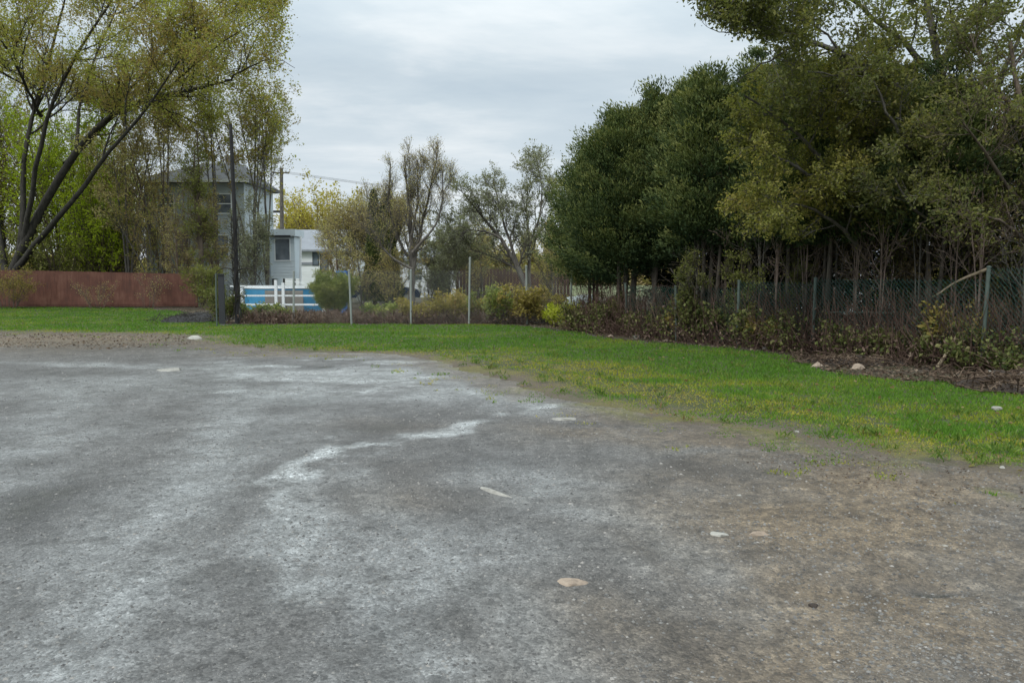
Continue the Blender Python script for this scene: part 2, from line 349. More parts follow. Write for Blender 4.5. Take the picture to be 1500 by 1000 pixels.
def gravel_mat():
    m, nt, b = newmat('wet_gravel'); L = nt.links; p = geo_pos(nt); sp1 = noise(nt, p, 9, 9, .8); sp2 = noise(nt, p, 40, 5, .8)
    vo = nt.nodes.new('ShaderNodeTexVoronoi'); vo.inputs['Scale'].default_value = 75; L.new(p, vo.inputs['Vector'])
    vo2 = nt.nodes.new('ShaderNodeTexVoronoi'); vo2.inputs['Scale'].default_value = 28; L.new(p, vo2.inputs['Vector'])
    sep = nt.nodes.new('ShaderNodeSeparateColor'); L.new(vo.outputs['Color'], sep.inputs[0])
    sep2 = nt.nodes.new('ShaderNodeSeparateColor'); L.new(vo2.outputs['Color'], sep2.inputs[0])
    fine = noise(nt, p, 130, 3, .7); mid = noise(nt, p, 9, 8, .72); big = noise(nt, p, .9, 6, .6)
    base = ramp(nt, big, [(.3, (.074, .071, .068)), (.5, (.100, .097, .094)), (.7, (.132, .129, .125))])
    wm = math_(nt, 'MULTIPLY', math_(nt, 'ADD', math_(nt, 'MULTIPLY', big, 1.1), math_(nt, 'MULTIPLY', mid, .3)), attr(nt, 'pale'), True)
    base = mix(nt, math_(nt, 'MULTIPLY', wm, 1.5, True), base, (.31, .322, .325))
    base = mix(nt, math_(nt, 'MULTIPLY', attr(nt, 'brown'), 1.25, True), base, ramp(nt, mid, [(.3, (.092, .066, .042)), (.6, (.172, .130, .083))]))
    w2 = math_(nt, 'MULTIPLY', math_(nt, 'ADD', math_(nt, 'MULTIPLY', attr(nt, 'wet_sheen'), 1.5), math_(nt, 'SUBTRACT', math_(nt, 'ADD', math_(nt, 'MULTIPLY', sp1, 1.3), math_(nt, 'MULTIPLY', sp2, .7)), 1.28)), .8, True)
    w2 = math_(nt, 'MULTIPLY', w2, math_(nt, 'MULTIPLY', attr(nt, 'wet_sheen'), 2.2, True), True)
    base = mix(nt, w2, base, ramp(nt, sp2, [(.3, (.34, .355, .36)), (.65, (.56, .585, .59))]))  # sky reflection on the wet streaks, put into the base colour as pale tone
    dk = math_(nt, 'MULTIPLY', attr(nt, 'dark'), math_(nt, 'ADD', math_(nt, 'MULTIPLY', mid, 1.8), .0), True)
    base = mix(nt, math_(nt, 'MULTIPLY', dk, 1.05, True), base, (.050, .047, .046))
    base = mix(nt, math_(nt, 'MULTIPLY', math_(nt, 'SUBTRACT', attr(nt, 'dark'), .6), 3, True), base, (.028, .027, .017))
    e_ = attr(nt, 'edge'); sa = math_(nt, 'ADD', math_(nt, 'MULTIPLY', sp1, .6), math_(nt, 'MULTIPLY', sp2, .4))
    eb = math_(nt, 'MULTIPLY', math_(nt, 'SUBTRACT', math_(nt, 'ADD', sa, math_(nt, 'MULTIPLY', e_, .75)), .68), 6, True)
    em = math_(nt, 'MULTIPLY', math_(nt, 'SUBTRACT', math_(nt, 'ADD', math_(nt, 'SUBTRACT', 1, sa), math_(nt, 'MULTIPLY', attr(nt, 'moss'), .34)), .68), 6, True)
    base = mix(nt, math_(nt, 'MULTIPLY', eb, .7), base, (.115, .09, .065)); base = mix(nt, math_(nt, 'MULTIPLY', em, .8), base, (.12, .115, .03))
    # individual stones: light / dark
    st = ramp(nt, sep.outputs[0], [(0, (.40,)*3), (.25, (.78,)*3), (.75, (1.08,)*3), (1, (1.6,)*3)])
    base = mix(nt, .8, base, mix(nt, 1, base, st, 'MULTIPLY'))
    st2 = ramp(nt, sep2.outputs[1], [(0, (.45,)*3), (.12, (.9,)*3), (.9, (1,)*3), (1, (1.35,)*3)])
    base = mix(nt, .8, base, mix(nt, 1, base, st2, 'MULTIPLY'))
    pt = noise(nt, p, 2.3, 9, .68, .4)
    base = mix(nt, 1, base, ramp(nt, pt, [(.36, (.68, .67, .66)), (.5, (.98,)*3), (.64, (1.2, 1.21, 1.22))]), 'MULTIPLY')
    mm = ramp(nt, mid, [(.3, (.66,)*3), (.7, (1.32,)*3)])
    base = mix(nt, 1, base, mm, 'MULTIPLY')
    ff = ramp(nt, fine, [(.3, (.72,)*3), (.7, (1.28,)*3)])
    base = mix(nt, 1, base, ff, 'MULTIPLY')
    L.new(base, b.inputs['Base Color'])
    r = math_(nt, 'SUBTRACT', .60, math_(nt, 'MULTIPLY', math_(nt, 'ADD', math_(nt, 'ADD', attr(nt, 'wet_sheen'), math_(nt, 'MULTIPLY', attr(nt, 'dark'), .5)), math_(nt, 'MULTIPLY', attr(nt, 'pale'), .7)), .36), True)
    L.new(r, b.inputs['Roughness']); b.inputs['Specular IOR Level'].default_value = .6
    h = math_(nt, 'ADD', math_(nt, 'MULTIPLY', vo.outputs['Distance'], -.6), math_(nt, 'ADD', math_(nt, 'MULTIPLY', mid, 1.5), math_(nt, 'MULTIPLY', fine, .5)))
    bump(nt, b, h, .5, .02); return m
def lawn_mat():
    m, nt, b = newmat('lawn_turf'); p = geo_pos(nt); sp1 = noise(nt, p, 9, 9, .8); sp2 = noise(nt, p, 40, 5, .8)
    big = noise(nt, p, .6, 5); fine = noise(nt, p, 60, 4, .7)
    c = ramp(nt, big, [(.3, (.045, .055, .020)), (.6, (.070, .080, .028)), (.8, (.10, .10, .04))])
    c = mix(nt, 1, c, ramp(nt, fine, [(.3, (.5,)*3), (.7, (1.4,)*3)]), 'MULTIPLY')
    c = mix(nt, math_(nt, 'MULTIPLY', attr(nt, 'brown'), .5, True), c, (.165, .14, .105))
    e_ = attr(nt, 'edge'); sa = math_(nt, 'ADD', math_(nt, 'MULTIPLY', sp1, .6), math_(nt, 'MULTIPLY', sp2, .4))
    eb = math_(nt, 'MULTIPLY', math_(nt, 'SUBTRACT', math_(nt, 'ADD', sa, math_(nt, 'MULTIPLY', e_, .75)), .68), 6, True)
    em = math_(nt, 'MULTIPLY', math_(nt, 'SUBTRACT', math_(nt, 'ADD', math_(nt, 'SUBTRACT', 1, sa), math_(nt, 'MULTIPLY', attr(nt, 'moss'), .42)), .68), 7, True)
    c = mix(nt, eb, c, ramp(nt, sp2, [(.35, (.07, .055, .038)), (.65, (.16, .13, .095))])); c = mix(nt, math_(nt, 'MULTIPLY', em, math_(nt, 'MULTIPLY', math_(nt, 'SUBTRACT', sp2, .4), 5, True), True), c, ramp(nt, sp1, [(.35, (.11, .11, .025)), (.65, (.22, .20, .04))]))
    nt.links.new(c, b.inputs['Base Color']); b.inputs['Roughness'].default_value = .9
    bump(nt, b, fine, .8, .03); return m
def soil_mat():
    m, nt, b = newmat('littered_soil'); p = geo_pos(nt)
    n = noise(nt, p, 12, 8, .7); big = noise(nt, p, .8, 4)
    c = ramp(nt, n, [(.3, (.02, .016, .012)), (.5, (.065, .048, .036)), (.7, (.14, .11, .085))])
    c = mix(nt, ramp(nt, big, [(.45, (0,)*3), (.7, (1,)*3)]), c, (.05, .065, .02))
    nt.links.new(c, b.inputs['Base Color']); b.inputs['Roughness'].default_value = 1
    bump(nt, b, n, .8, .05); return m
M['gravel'] = gravel_mat(); M['lawn'] = lawn_mat(); M['soilm'] = soil_mat()
sheet('gravel_lot', ~lawn & ~soil, M['gravel'])
sheet('lawn', lawn, M['lawn'])
sheet('garden_soil', soil, M['soilm'])
g = MB(); g.add([(-1500, -600, -.12), (1500, -600, -.12), (1500, 2500, -.12), (-1500, 2500, -.12)], [(0, 1, 2, 3)])
def far_mat():
    m, nt, b = newmat('far_ground'); n = noise(nt, geo_pos(nt), .15, 6)
    nt.links.new(ramp(nt, n, [(.35, (.06, .09, .02)), (.65, (.13, .13, .07))]), b.inputs['Base Color'])
    b.inputs['Roughness'].default_value = 1; return m
tag(g.build('ground', far_mat()), kind='structure')

# ------------------------------------------------------------------ scattered stuff on the ground
R = np.random.default_rng(7)
def rnd_unit(n, rg=None):
    v = (rg or R).normal(size=(n, 3)); return v/np.linalg.norm(v, axis=1, keepdims=True)
def leaves(mb, P, size, rg, m=0, v=None, aspect=.5, d=None, dj=1.0, flat=0):
    """one rhombic leaf per point"""
    n = len(P)
    if n == 0: return
    a = rnd_unit(n, rg)*dj
    if d is not None: a = a+d
    if flat: a[:, 2] *= (1-flat)
    a /= np.linalg.norm(a, axis=1, keepdims=True)+1e-9
    b = np.cross(a, rnd_unit(n, rg)+(np.array([0, 0, 0])))
    if flat: b[:, 2] *= (1-flat)
    b /= np.linalg.norm(b, axis=1, keepdims=True)+1e-9
    L = (size*(.6+.8*rg.random(n)))[:, None]; W = L*aspect*.5
    nn = np.cross(a, b)*L*.12
    V = np.stack([P, P+a*L*.45+b*W+nn, P+a*L, P+a*L*.45-b*W+nn], 1).reshape(-1, 3)
    f = np.arange(4*n).reshape(n, 4)
    if v is None: v = rg.random(n)
    mb.add(V, f, m, np.repeat(v, 4))
def scatter(n, fn, y0=2, y1=42, a=.9, pw=1.0):
    u = R.random(n); Y = y0*(y1/y0)**(u**pw); X = Y*(R.random(n)*2-1)*a
    k = fn(X, Y); return X[k], Y[k]
# grass blades
X, Y = scatter(620000, islawn, 5.5, 41, 1.0, .9)
dl = dline(X, Y, LO); kk = R.random(len(X)) < np.clip((dl/(.15+1.5*fbm(X*1.1, Y*1.1, 301)))**1.1*(3.2*fbm(X*3.7, Y*3.7, 302)-.6)+.12, .05, 1); X = X[kk]; Y = Y[kk]
X2, Y2 = scatter(160000, lambda x, y: ~islawn(x, y) & ~inpoly(x, y, BEY) & (dline(x, y, LO) < 1.3) & (fbm(x*3.3, y*3.3, 303) > .50+.16*dline(x, y, LO)), 5, 24, 1., .9)
X = np.r_[X, X2]; Y = np.r_[Y, Y2]
ta = R.random(len(X)); n = len(X)
Z = gz(X, Y)
hgt = (.022+.030*R.random(n))*(1+.9*np.clip(fbm(X*.9, Y*.9, 55)-.5, 0, 1))*np.clip(.3+dline(X, Y, LO)/1.4, .3, 1)
wd = .004+.0006*Y
th = R.random(n)*2*math.pi
dx = np.stack([np.cos(th), np.sin(th), 0*th], 1)*wd[:, None]
le = rnd_unit(n)*np.array([1, 1, 0])*hgt[:, None]*.6
P0 = np.stack([X, Y, Z-.005], 1)
V = np.stack([P0-dx, P0+dx, P0+le+np.stack([0*X, 0*X, hgt], 1)], 1).reshape(-1, 3)
dl = dline(X, Y, LO)
yel = np.clip(1.5-dl/(1.0+2.0*np.clip((X+3)/4, 0, 1)*np.clip((12-np.abs(Y-10.5)*1.5)/8, 0, 1)), 0, 1)*np.clip((fbm(X*1.3, Y*1.3, 66)-.3)*3, 0, 1)
yel = yel*np.clip(1.6-dl/2.6, 0, 1); av = np.clip(.24*ta+.6*np.clip(fbm(X*.55, Y*.8, 12, 5)-.40, 0, 1)+.04+.85*yel*(.15+.85*R.random(n)), 0, 1)
V = V.reshape(-1, 3, 3); V[:, 2, 2] -= hgt*.6*np.clip(yel, 0, 1); V = V.reshape(-1, 3); gb = MB(); f3 = np.arange(3*n).reshape(n, 3)
gb.v = [V]; gb.f = [np.concatenate([f3, -np.ones((n, 1), np.int64)], 1)]; gb.m = [np.zeros(n)]; gb.a = [np.repeat(av, 3)]; gb.n = len(V)
M['grass'] = leafmat('grass_blade', [(0, (.05, .135, .020)), (.3, (.115, .22, .030)), (.5, (.25, .26, .04)), (.8, (.36, .31, .05)), (1, (.33, .25, .10))], .35, 1.3, .10, gain=1.12)
tag(gb.build('grass', M['grass']), 'short green grass with yellow mossy patches along the gravel edge', 'grass', kind='stuff')
tf = MB(); nt_ = 260; X, Y = scatter(900, islawn, 6, 30, 1.0, .9); X = X[:nt_]; Y = Y[:nt_]; n = len(X)
pp = np.repeat(np.stack([X, Y, gz(X, Y)+.01], 1), 22, 0)+R.normal(size=(n*22, 3))*[.05, .05, .004]
leaves(tf, pp, .085, R, 0, R.random(n*22)*.6+np.repeat(R.random(n), 22)*.35, .16, d=np.array([0, 0, 1.1]), dj=.9)
X, Y = scatter(2600, islawn, 6, 34, 1.0, .9); leaves(tf, np.stack([X, Y, gz(X, Y)+.035], 1), .05, R, 0, .82+.18*R.random(len(X)), .6, flat=.6)
M['tuft'] = leafmat('lawn_weeds', [(0, (.05, .10, .02)), (.5, (.12, .19, .04)), (.8, (.20, .24, .06)), (.86, (.16, .10, .05)), (1, (.30, .22, .12))], .3, 1.3, .0, gain=1.0)
tag(tf.build('lawn_weeds', M['tuft']), 'scattered weed tufts and fallen leaves in the short grass', 'weeds', kind='stuff')
# gravel pebbles lying on the lot
def notlawn(x, y): return ~islawn(x, y) & ~inpoly(x, y, BEY)
X, Y = scatter(170000, notlawn, 2.3, 20, .8, 1.1)
n = len(X); s = (.002+.007*R.random(n)**6)*(1+.07*Y)
k = R.random(n) < np.clip(.25+1.6*(fbm(X*1.3, Y*1.3, 88)-.35), .05, 1); X = X[k]; Y = Y[k]; s = s[k]; n = len(X)
oc = np.array([(1, 0, 0), (0, 1, 0), (-1, 0, 0), (0, -1, 0), (0, 0, 1)], float)
ang = R.random(n)*6.28; sc3 = s[:, None]*(.7+.6*R.random((n, 3)))*np.array([1.2, 1, .7])
Vp = oc[None]*sc3[:, None, :]; c, s_ = np.cos(ang)[:, None], np.sin(ang)[:, None]
Vp = np.stack([Vp[..., 0]*c-Vp[..., 1]*s_, Vp[..., 0]*s_+Vp[..., 1]*c, Vp[..., 2]], -1)+np.stack([X, Y, gz(X, Y)], 1)[:, None, :]
ff = np.array([(0, 1, 4), (1, 2, 4), (2, 3, 4), (3, 0, 4)])
pb = MB(); pb.add(Vp.reshape(-1, 3), (np.arange(n)[:, None, None]*5+ff[None]).reshape(-1, 3), 0, np.repeat(R.random(n), 5))
m, nt, b = newmat('pebble')
nt.links.new(ramp(nt, attr(nt), [(0, (.045, .044, .044)), (.3, (.10, .098, .095)), (.9, (.19, .185, .175)), (1, (.30, .28, .26))]), b.inputs['Base Color'])
b.inputs['Roughness'].default_value = .6; M['pebble'] = m
tag(pb.build('gravel_pebbles', M['pebble']), 'loose grey gravel pebbles over the parking lot', 'gravel', kind='stuff')
# fallen leaves and chips on the verge
lt = MB()
def litter(n, reg, y0, y1, size, thr=.3):
    def fn(x, y): return reg(x, y) & (fbm(x*1.5, y*1.5, 101) > thr)
    X, Y = scatter(n, fn, y0, y1, .95)
    leaves(lt, np.stack([X, Y, gz(X, Y)+.012], 1), size, R, 0, aspect=.6, flat=.8)
litter(34000, lambda x, y: notlawn(x, y) & (blob(x, y, [(130, 498, 230, 11, 1.), (-60, 496, 200, 11, 1)], 3) > .35), 14, 26, .05)
litter(22000, lambda x, y: notlawn(x, y) & (blob(x, y, [(1300, 690, 200, 40, 1.), (1450, 730, 120, 40, 1.), (1380, 780, 150, 30, .5)], 3) > .4), 3.5, 9, .02)
litter(120000, lambda x, y: inpoly(x, y, BEY), 8, 45, .07, .25)
tag(lt.build('leaf_litter', M['litter']), 'fallen brown leaves and chips on the verge and under the hedge', 'leaf litter', kind='stuff')

# ------------------------------------------------------------------ stones
def stone(name, px, py, w, hh, dep, mat, label, seed, group=None, z=0, rz=None):
    c = gp(px, py); rg = np.random.default_rng(seed)
    nu, nv = 14, 8; V = []
    for j in range(nv+1):
        t = math.pi*j/nv
        for i in range(nu):
            a = 2*math.pi*i/nu
            V.append((math.sin(t)*math.cos(a), math.sin(t)*math.sin(a), math.cos(t)))
    V = np.array(V); n = .55+.9*fbm(V[:, 0]*1.5+seed, V[:, 1]*1.5+V[:, 2]*1.3, seed, 3)
    for _ in range(7):                      # chip flat facets off
        nn = rnd_unit(1, rg)[0]; nn[2] = abs(nn[2])*.6; nn /= np.linalg.norm(nn); c_ = .45+.3*rg.random(); e_ = (V*n[:, None])@nn; k_ = e_ > c_; V[k_] = (V*n[:, None])[k_]-nn*(e_[k_]-c_)[:, None]; n[k_] = 1.
    V = V*n[:, None]*np.array([w/2, dep/2, hh/2])*1.15
    q = [(j*nu+i, j*nu+(i+1) % nu, (j+1)*nu+(i+1) % nu, (j+1)*nu+i) for j in range(nv) for i in range(nu)]
    o = MB().add(V, q).build(name, M[mat], smooth=False)
    o.location = (c[0], c[1], gz(c[0], c[1])+z+hh*.02); o.rotation_euler[2] = rg.random()*.6-.3 if rz is None else rz
    return tag(o, label, 'stone', group)
stone('stone', 285, 497, .62, .16, .35, 'stone_pale', 'white broken stone lying where the left grass meets the gravel', 1)
stone('stone', 252, 541, .50, .09, .45, 'stone_pale', 'low pale stone half sunk in the gravel below the white broken stone', 2)
stone('stone', 838, 856, .14, .045, .10, 'stone_tan', 'flat tan stone with dark rim alone in the foreground gravel', 3)
stone('stone', 1050, 784, .14, .035, .09, 'stone_pale', 'flat grey-white stone, left one of the pair in the brownish gravel', 4)
stone('stone', 1112, 784, .19, .035, .08, 'stone_tan', 'flat pinkish stone, right one of the pair in the brownish gravel', 5)
stone('stone', 722, 716, .52, .045, .075, 'stone_pale', 'long pale slab edge showing diagonally in the middle of the gravel', 6, rz=-.86)
bpy.context.view_layer.update()
o = bpy.data.objects[-1] if False else None
stone('stone', 822, 613, .32, .04, .22, 'stone_pale', 'small pale stone near the mossy grass edge', 7)
stone('stone', 1384, 801, .035, .02, .03, 'stone_pale', 'tiny white stone right of the pinkish flat stone', 8)
stone('stone', 1468, 684, .05, .03, .04, 'stone_pale', 'tiny white stone at the grass edge on the right', 9)
stone('stone', 1083, 727, .04, .02, .03, 'stone_pale', 'tiny white stone above the pinkish flat stone', 14)
stone('stone', 1168, 632, .06, .03, .05, 'stone_pale', 'tiny white stone at the grass edge beside the bare dark patch', 15)
stone('stone', 1190, 888, .06, .03, .05, 'soil', 'small black clod on the right foreground gravel', 16)
for i, (px, py, w, lb) in enumerate([(1268, 517, .20, 'tan round stone in the rubble under the green wire fence'), (1228, 512, .2, 'small tan stone left of the tan round stone under the green fence'),
                                    (1286, 525, .2, 'grey stone right of the tan round stone under the green fence'), (1450, 551, .18, 'whitish stone near the foot of the right fence post'),
                                    (1197, 537, .25, 'flat brown stone at the left end of the rubble under the green fence'), (1462, 600, .14, 'pale stone in the grass in front of the dark heap at right')]):
    stone('stone', px, py, w, w*.6, w*.7, 'stone_pale' if i in (3, 5) else 'stone_tan', lb, 20+i, z=.12 if i < 3 else .03)

for i, (px, py, w, lb) in enumerate([(1216, 530, .2, 'dark brown stone at the grass edge under the green fence'), (1246, 524, .16, 'small whitish chip just left of the grey rubble stone'), (1302, 519, .2, 'brownish stone at the right end of the fence rubble'), (1255, 541, .24, 'flat reddish stone lying at the grass edge below the rubble'),
                                    (1120, 512, .16, 'small pale stone at the foot of the cedar weeds'), (895, 493, .16, 'tiny tan stone at the grass edge under the first cedars'), (932, 495, .18, 'small tan stone right of the first dark cedar trunk'), (976, 500, .18, 'reddish stone at the grass edge under the second cedar')]):
    stone('stone', px, py, w, w*.55, w*.7, 'stone_tan' if i % 2 else 'stone_grey', lb, 40+i, z=.03)
# ------------------------------------------------------------------ growth
def resamp(P, n):
    P = np.asarray(P, float); d = np.r_[0, np.cumsum(np.linalg.norm(np.diff(P, axis=0), axis=1))]
    # smooth with Catmull-Rom like resampling
    t = np.linspace(0, d[-1], n); out = np.stack([np.interp(t, d, P[:, i]) for i in range(3)], 1)
    for _ in range(2): out[1:-1] = .25*out[:-2]+.5*out[1:-1]+.25*out[2:]
    return out
def grow(P, Rr, m, n, ln, ang, rg, trop=(0, 0, .15), wander=.25, tmin=.25, tmax=1., rr=.55, taper=.35, lnvar=.5, shrink=.5):
    """m children per parent polyline, returned as (B*m, n, 3)"""
    B, Np, _ = P.shape; t = tmin+(tmax-tmin)*rg.random((B, m)); u = t*(Np-1); i = np.minimum(u.astype(int), Np-2); f = (u-i)
    bi = np.arange(B)[:, None]
    p0 = P[bi, i]*(1-f[..., None])+P[bi, i+1]*f[..., None]; r0 = Rr[bi, i]*(1-f)+Rr[bi, i+1]*f
    tg = P[bi, i+1]-P[bi, i]; tg /= np.linalg.norm(tg, axis=-1, keepdims=True)+1e-9
    p0 = p0.reshape(-1, 3); tg = tg.reshape(-1, 3); r0 = r0.reshape(-1); t = t.reshape(-1)
    q = rnd_unit(len(p0), rg); pr = np.cross(tg, q); pr /= np.linalg.norm(pr, axis=1, keepdims=True)+1e-9
    a = np.radians(ang)*(.7+.6*rg.random(len(p0)))
    d = tg*np.cos(a)[:, None]+pr*np.sin(a)[:, None]
    L = ln*(1-lnvar/2+lnvar*rg.random(len(p0)))*(1-shrink*t)
    seg = (L/(n-1))[:, None]; pts = [p0]; tr = np.array(trop)
    for k in range(n-1):
        d = d+tr+wander*rnd_unit(len(p0), rg)*.6; d /= np.linalg.norm(d, axis=1, keepdims=True)
        pts.append(pts[-1]+d*seg)
    Pc = np.stack(pts, 1); R0 = r0*rr
    return Pc, R0[:, None]*np.linspace(1, taper, n)[None]
def onpts(P, k, rg, tmin=.1):
    B, n, _ = P.shape; u = (tmin+(1-tmin)*rg.random((B, k)))*(n-1); i = np.minimum(u.astype(int), n-2); f = (u-i)[..., None]
    bi = np.arange(B)[:, None]; p = P[bi, i]*(1-f)+P[bi, i+1]*f; d = P[bi, i+1]-P[bi, i]
    p = p.reshape(-1, 3); d = d.reshape(-1, 3); d = d/(np.linalg.norm(d, axis=1, keepdims=True)+1e-9); return p, d
RMIN = .004
def deciduous(name, label, cat, limbs, base, seed, levels, leaf, bark, group=None, lsize=.1, nleaf=6, ljit=.1, twigbark=None, cull=None, aspect=.55, droop=0.):
    """limbs: list of (points, r0, r1) in world space; levels: dicts for grow()"""
    rg = np.random.default_rng(seed); t = thing(name, base, label, cat, group)
    tr = MB(); ns = 14; LP = []; LR = []
    for P, r0, r1 in limbs:
        q = resamp(P, ns); LP.append(q); LR.append(np.linspace(r0, r1, ns))
    LP = np.array(LP); LR = np.array(LR)
    LP[:, 1:-1] += rg.normal(size=LP[:, 1:-1].shape)*.05*LR.max()*2
    LR[:, 0] *= 1.25
    tr.tubes(LP, LR, 9)
    cr = MB(); cur, rad = LP, LR; allp = []
    for li, lv in enumerate(levels):
        cur, rad = grow(cur, rad, rg=rg, **lv); rad = np.maximum(rad, RMIN)
        if cull is not None:
            k = cull(cur[:, -1]); cur = cur[k]; rad = rad[k]
        if li == 0: tr.tubes(cur, rad, 6)
        else: cr.tubes(cur, rad, 4 if li == 1 else 3, 1)
    p, d = onpts(cur, nleaf, rg)
    p = p+rg.normal(size=p.shape)*ljit
    leaves(cr, p, lsize, rg, 0, aspect=aspect, d=d*.6+np.array([0, 0, -droop]))
    shift(tr, base).build('trunk', bark, t, smooth=True)
    shift(cr, base).build('crown', [leaf, twigbark or bark], t)
    return t
def copy_tree(t, loc, rz, label, s=1.0, group=None):
    r = t.copy(); COL.objects.link(r); r.location = loc; r.rotation_euler = (0, 0, rz); r.scale = (s, s, s); r['label'] = label
    if group: r['group'] = group
    for ch in list(t.children):
        c = ch.copy(); COL.objects.link(c); c.parent = r
    return r
def px(L, Y): return [at(a[0], a[1], Y+(a[2] if len(a) > 2 else 0)) for a in L]

# --- the big tree on the left
BY = 41.5
limbs = [
 (px([(-5, 452), (18, 400), (38, 350), (62, 305), (95, 240), (125, 200), (170, 152), (235, 142), (335, 118, -3)], BY), .48, .09),
 (px([(20, 400), (60, 345, -1), (98, 310, -2), (135, 255, -2), (172, 205, -3), (205, 175, -3), (262, 90, -4)], BY), .30, .07),
 (px([(30, 365), (36, 300, 1), (30, 235, 1), (55, 150, 2), (80, 60, 2), (110, -60, 2)], BY), .28, .06),
 (px([(35, 355), (52, 250, -1), (66, 170, -1), (110, 80, -2), (165, 0, -3), (215, -90, -3)], BY), .24, .05),
 (px([(8, 400), (-5, 300, 2), (-35, 200, 3), (-50, 50, 4), (-60, -80, 4)], BY), .26, .06),
 (px([(112, 215), (116, 150, 2), (150, 60, 3), (195, -40, 4)], BY), .16, .04),
 (px([(165, 155), (228, 92, 1), (298, 30, 2), (365, -40, 2)], BY), .15, .04),
 (px([(230, 142), (300, 80, -3), (360, 40, -4), (405, 10, -5)], BY), .10, .03),
 (px([(2, 420), (-30, 330, -4), (-90, 220, -6), (-160, 80, -7)], BY), .28, .05),
 (px([(330, 118, -3), (370, 95, -4), (408, 85, -4), (432, 100, -4)], BY), .09, .02),
 (px([(60, 170, -1), (20, 90, -5), (-30, 10, -8), (-60, -60, -9)], BY), .14, .04),
 (px([(95, 240), (150, 190, 4), (210, 120, 6), (250, 30, 8)], BY), .16, .04)]
limbs = [(p_, a_*.60, b_*.5) for p_, a_, b_ in limbs]
deciduous('deciduous_tree', 'big spreading tree with dark leaning limbs and thin olive spring leaves behind the red-brown fence', 'tree', limbs, tuple(gp(-5, 452)*[1, 1, 0]+[0, 4, 0]), 11,
 [dict(m=15, n=8, ln=4.8, ang=44, tmin=.22, wander=.3, trop=(0, 0, .05), rr=.55), dict(m=9, n=6, ln=2.2, ang=45, tmin=.1, wander=.35, trop=(0, 0, .02), rr=.55), dict(m=8, n=4, ln=1.0, ang=48, tmin=.1, wander=.4, rr=.6)],
 M['leaf_big'], M['bark_dark'], lsize=.12, nleaf=13, ljit=.15, twigbark=M['bark_dark'],
 cull=lambda p: ((p[:, 0]/p[:, 1]*F+750 < 440+0*p[:, 0]) & (p[:, 2]-1.6 > p[:, 1]/F*(240-60*np.clip((p[:, 0]/p[:, 1]*F+750-150)/180, -.8, 1)))))
# --- bright shrubby willow behind it
def shrub(name, label, c, w, h, seed, leaf, bark, ns=9, m1=7, m2=5, nleaf=10, lsize=.1, spread=.5, group='', cat='shrub', r=.03, up=.1, aspect=.5, dep=None, z0=0., flop=.35, ljit=.06):
    rg = np.random.default_rng(seed); t = thing(name, (c[0], c[1], z0), label, cat, group or None)
    th = rg.random(ns)*6.28; b = np.stack([np.cos(th)*w*.12, np.sin(th)*w*.12, 0*th-.05], 1)
    e = np.stack([np.cos(th)*w*spread*(.3+.7*rg.random(ns)), np.sin(th)*(dep or w)*spread*(.3+.7*rg.random(ns)), h*(.6+.4*rg.random(ns))], 1)
    P = np.array([resamp([b[i], b[i]*.6+e[i]*.4+[0, 0, h*.12], e[i]], 9) for i in range(ns)]); Rr = np.repeat(np.linspace(r, r*.35, 9)[None], ns, 0)
    st = MB().tubes(P, Rr, 5); cr = MB()
    p1, r1 = grow(P, Rr, m1, 6, h*.38, 40, rg, trop=(0, 0, up), tmin=.15, rr=.6, shrink=.3)
    p2, r2 = grow(p1, np.maximum(r1, RMIN), m2, 4, h*.16, 42, rg, trop=(0, 0, up*.5), tmin=.1, rr=.6)
    st.tubes(p1, np.maximum(r1, RMIN), 4); cr.tubes(p2, np.maximum(r2, RMIN*.8), 3, 1)
    q, d = onpts(p2, nleaf, rg); leaves(cr, q+rg.normal(size=q.shape)*ljit, lsize, rg, 0, aspect=aspect, d=d*.5)
    st.build('stems', bark, t); cr.build('foliage', [leaf, bark], t); return t
G1 = 'bright green shrubs behind the red-brown fence'
shrub('tall_shrub', 'pale yellow-green shrub with fine leaves rising between the leaning limb and the grey house', at(172, 400, 46.5), 4.6, 9.0, 28, M['leaf_big'], M['bark_brown'], 16, 10, 7, 12, .13, group='bright green shrubs behind the red-brown fence', r=.05)
shrub('tall_shrub', 'tall bright yellow-green shrub between the two leaning limbs of the big tree', at(108, 400, 46), 6.4, 11, 21, M['leaf_fresh'], M['bark_brown'], 20, 12, 8, 16, .14, group=G1, r=.06)
shrub('tall_shrub', 'bright green shrub right of the leaning limbs, tapering above the red-brown fence', at(150, 400, 44), 3.6, 7.2, 22, M['leaf_fresh'], M['bark_brown'], 16, 11, 7, 14, .13, group=G1, r=.05)
shrub('tall_shrub', 'dark green shrub behind the big trunk at the left edge of the photo', at(15, 400, 48), 8, 14, 23, M['leaf_big'], M['bark_dark'], 20, 10, 8, 15, .14, group=G1, r=.06)
shrub('tall_shrub', 'lower green shrub spreading along the fence top below the leaning limbs', at(90, 400, 43), 6.5, 4.2, 24, M['leaf_olive'], M['bark_brown'], 15, 8, 6, 10, .13, group=G1, r=.05)
shrub('tall_shrub', 'olive shrub left of the big trunk cut by the left edge of the photo', at(-60, 400, 46), 8, 14, 25, M['leaf_big'], M['bark_brown'], 18, 9, 7, 13, .15, group=G1, r=.06)
shrub('tall_shrub', 'pale green bushy growth beside the brown saplings over the fence', at(185, 400, 45), 3.5, 6.5, 27, M['leaf_bud'], M['bark_brown'], 10, 8, 6, 7, .13, group=G1, r=.05)

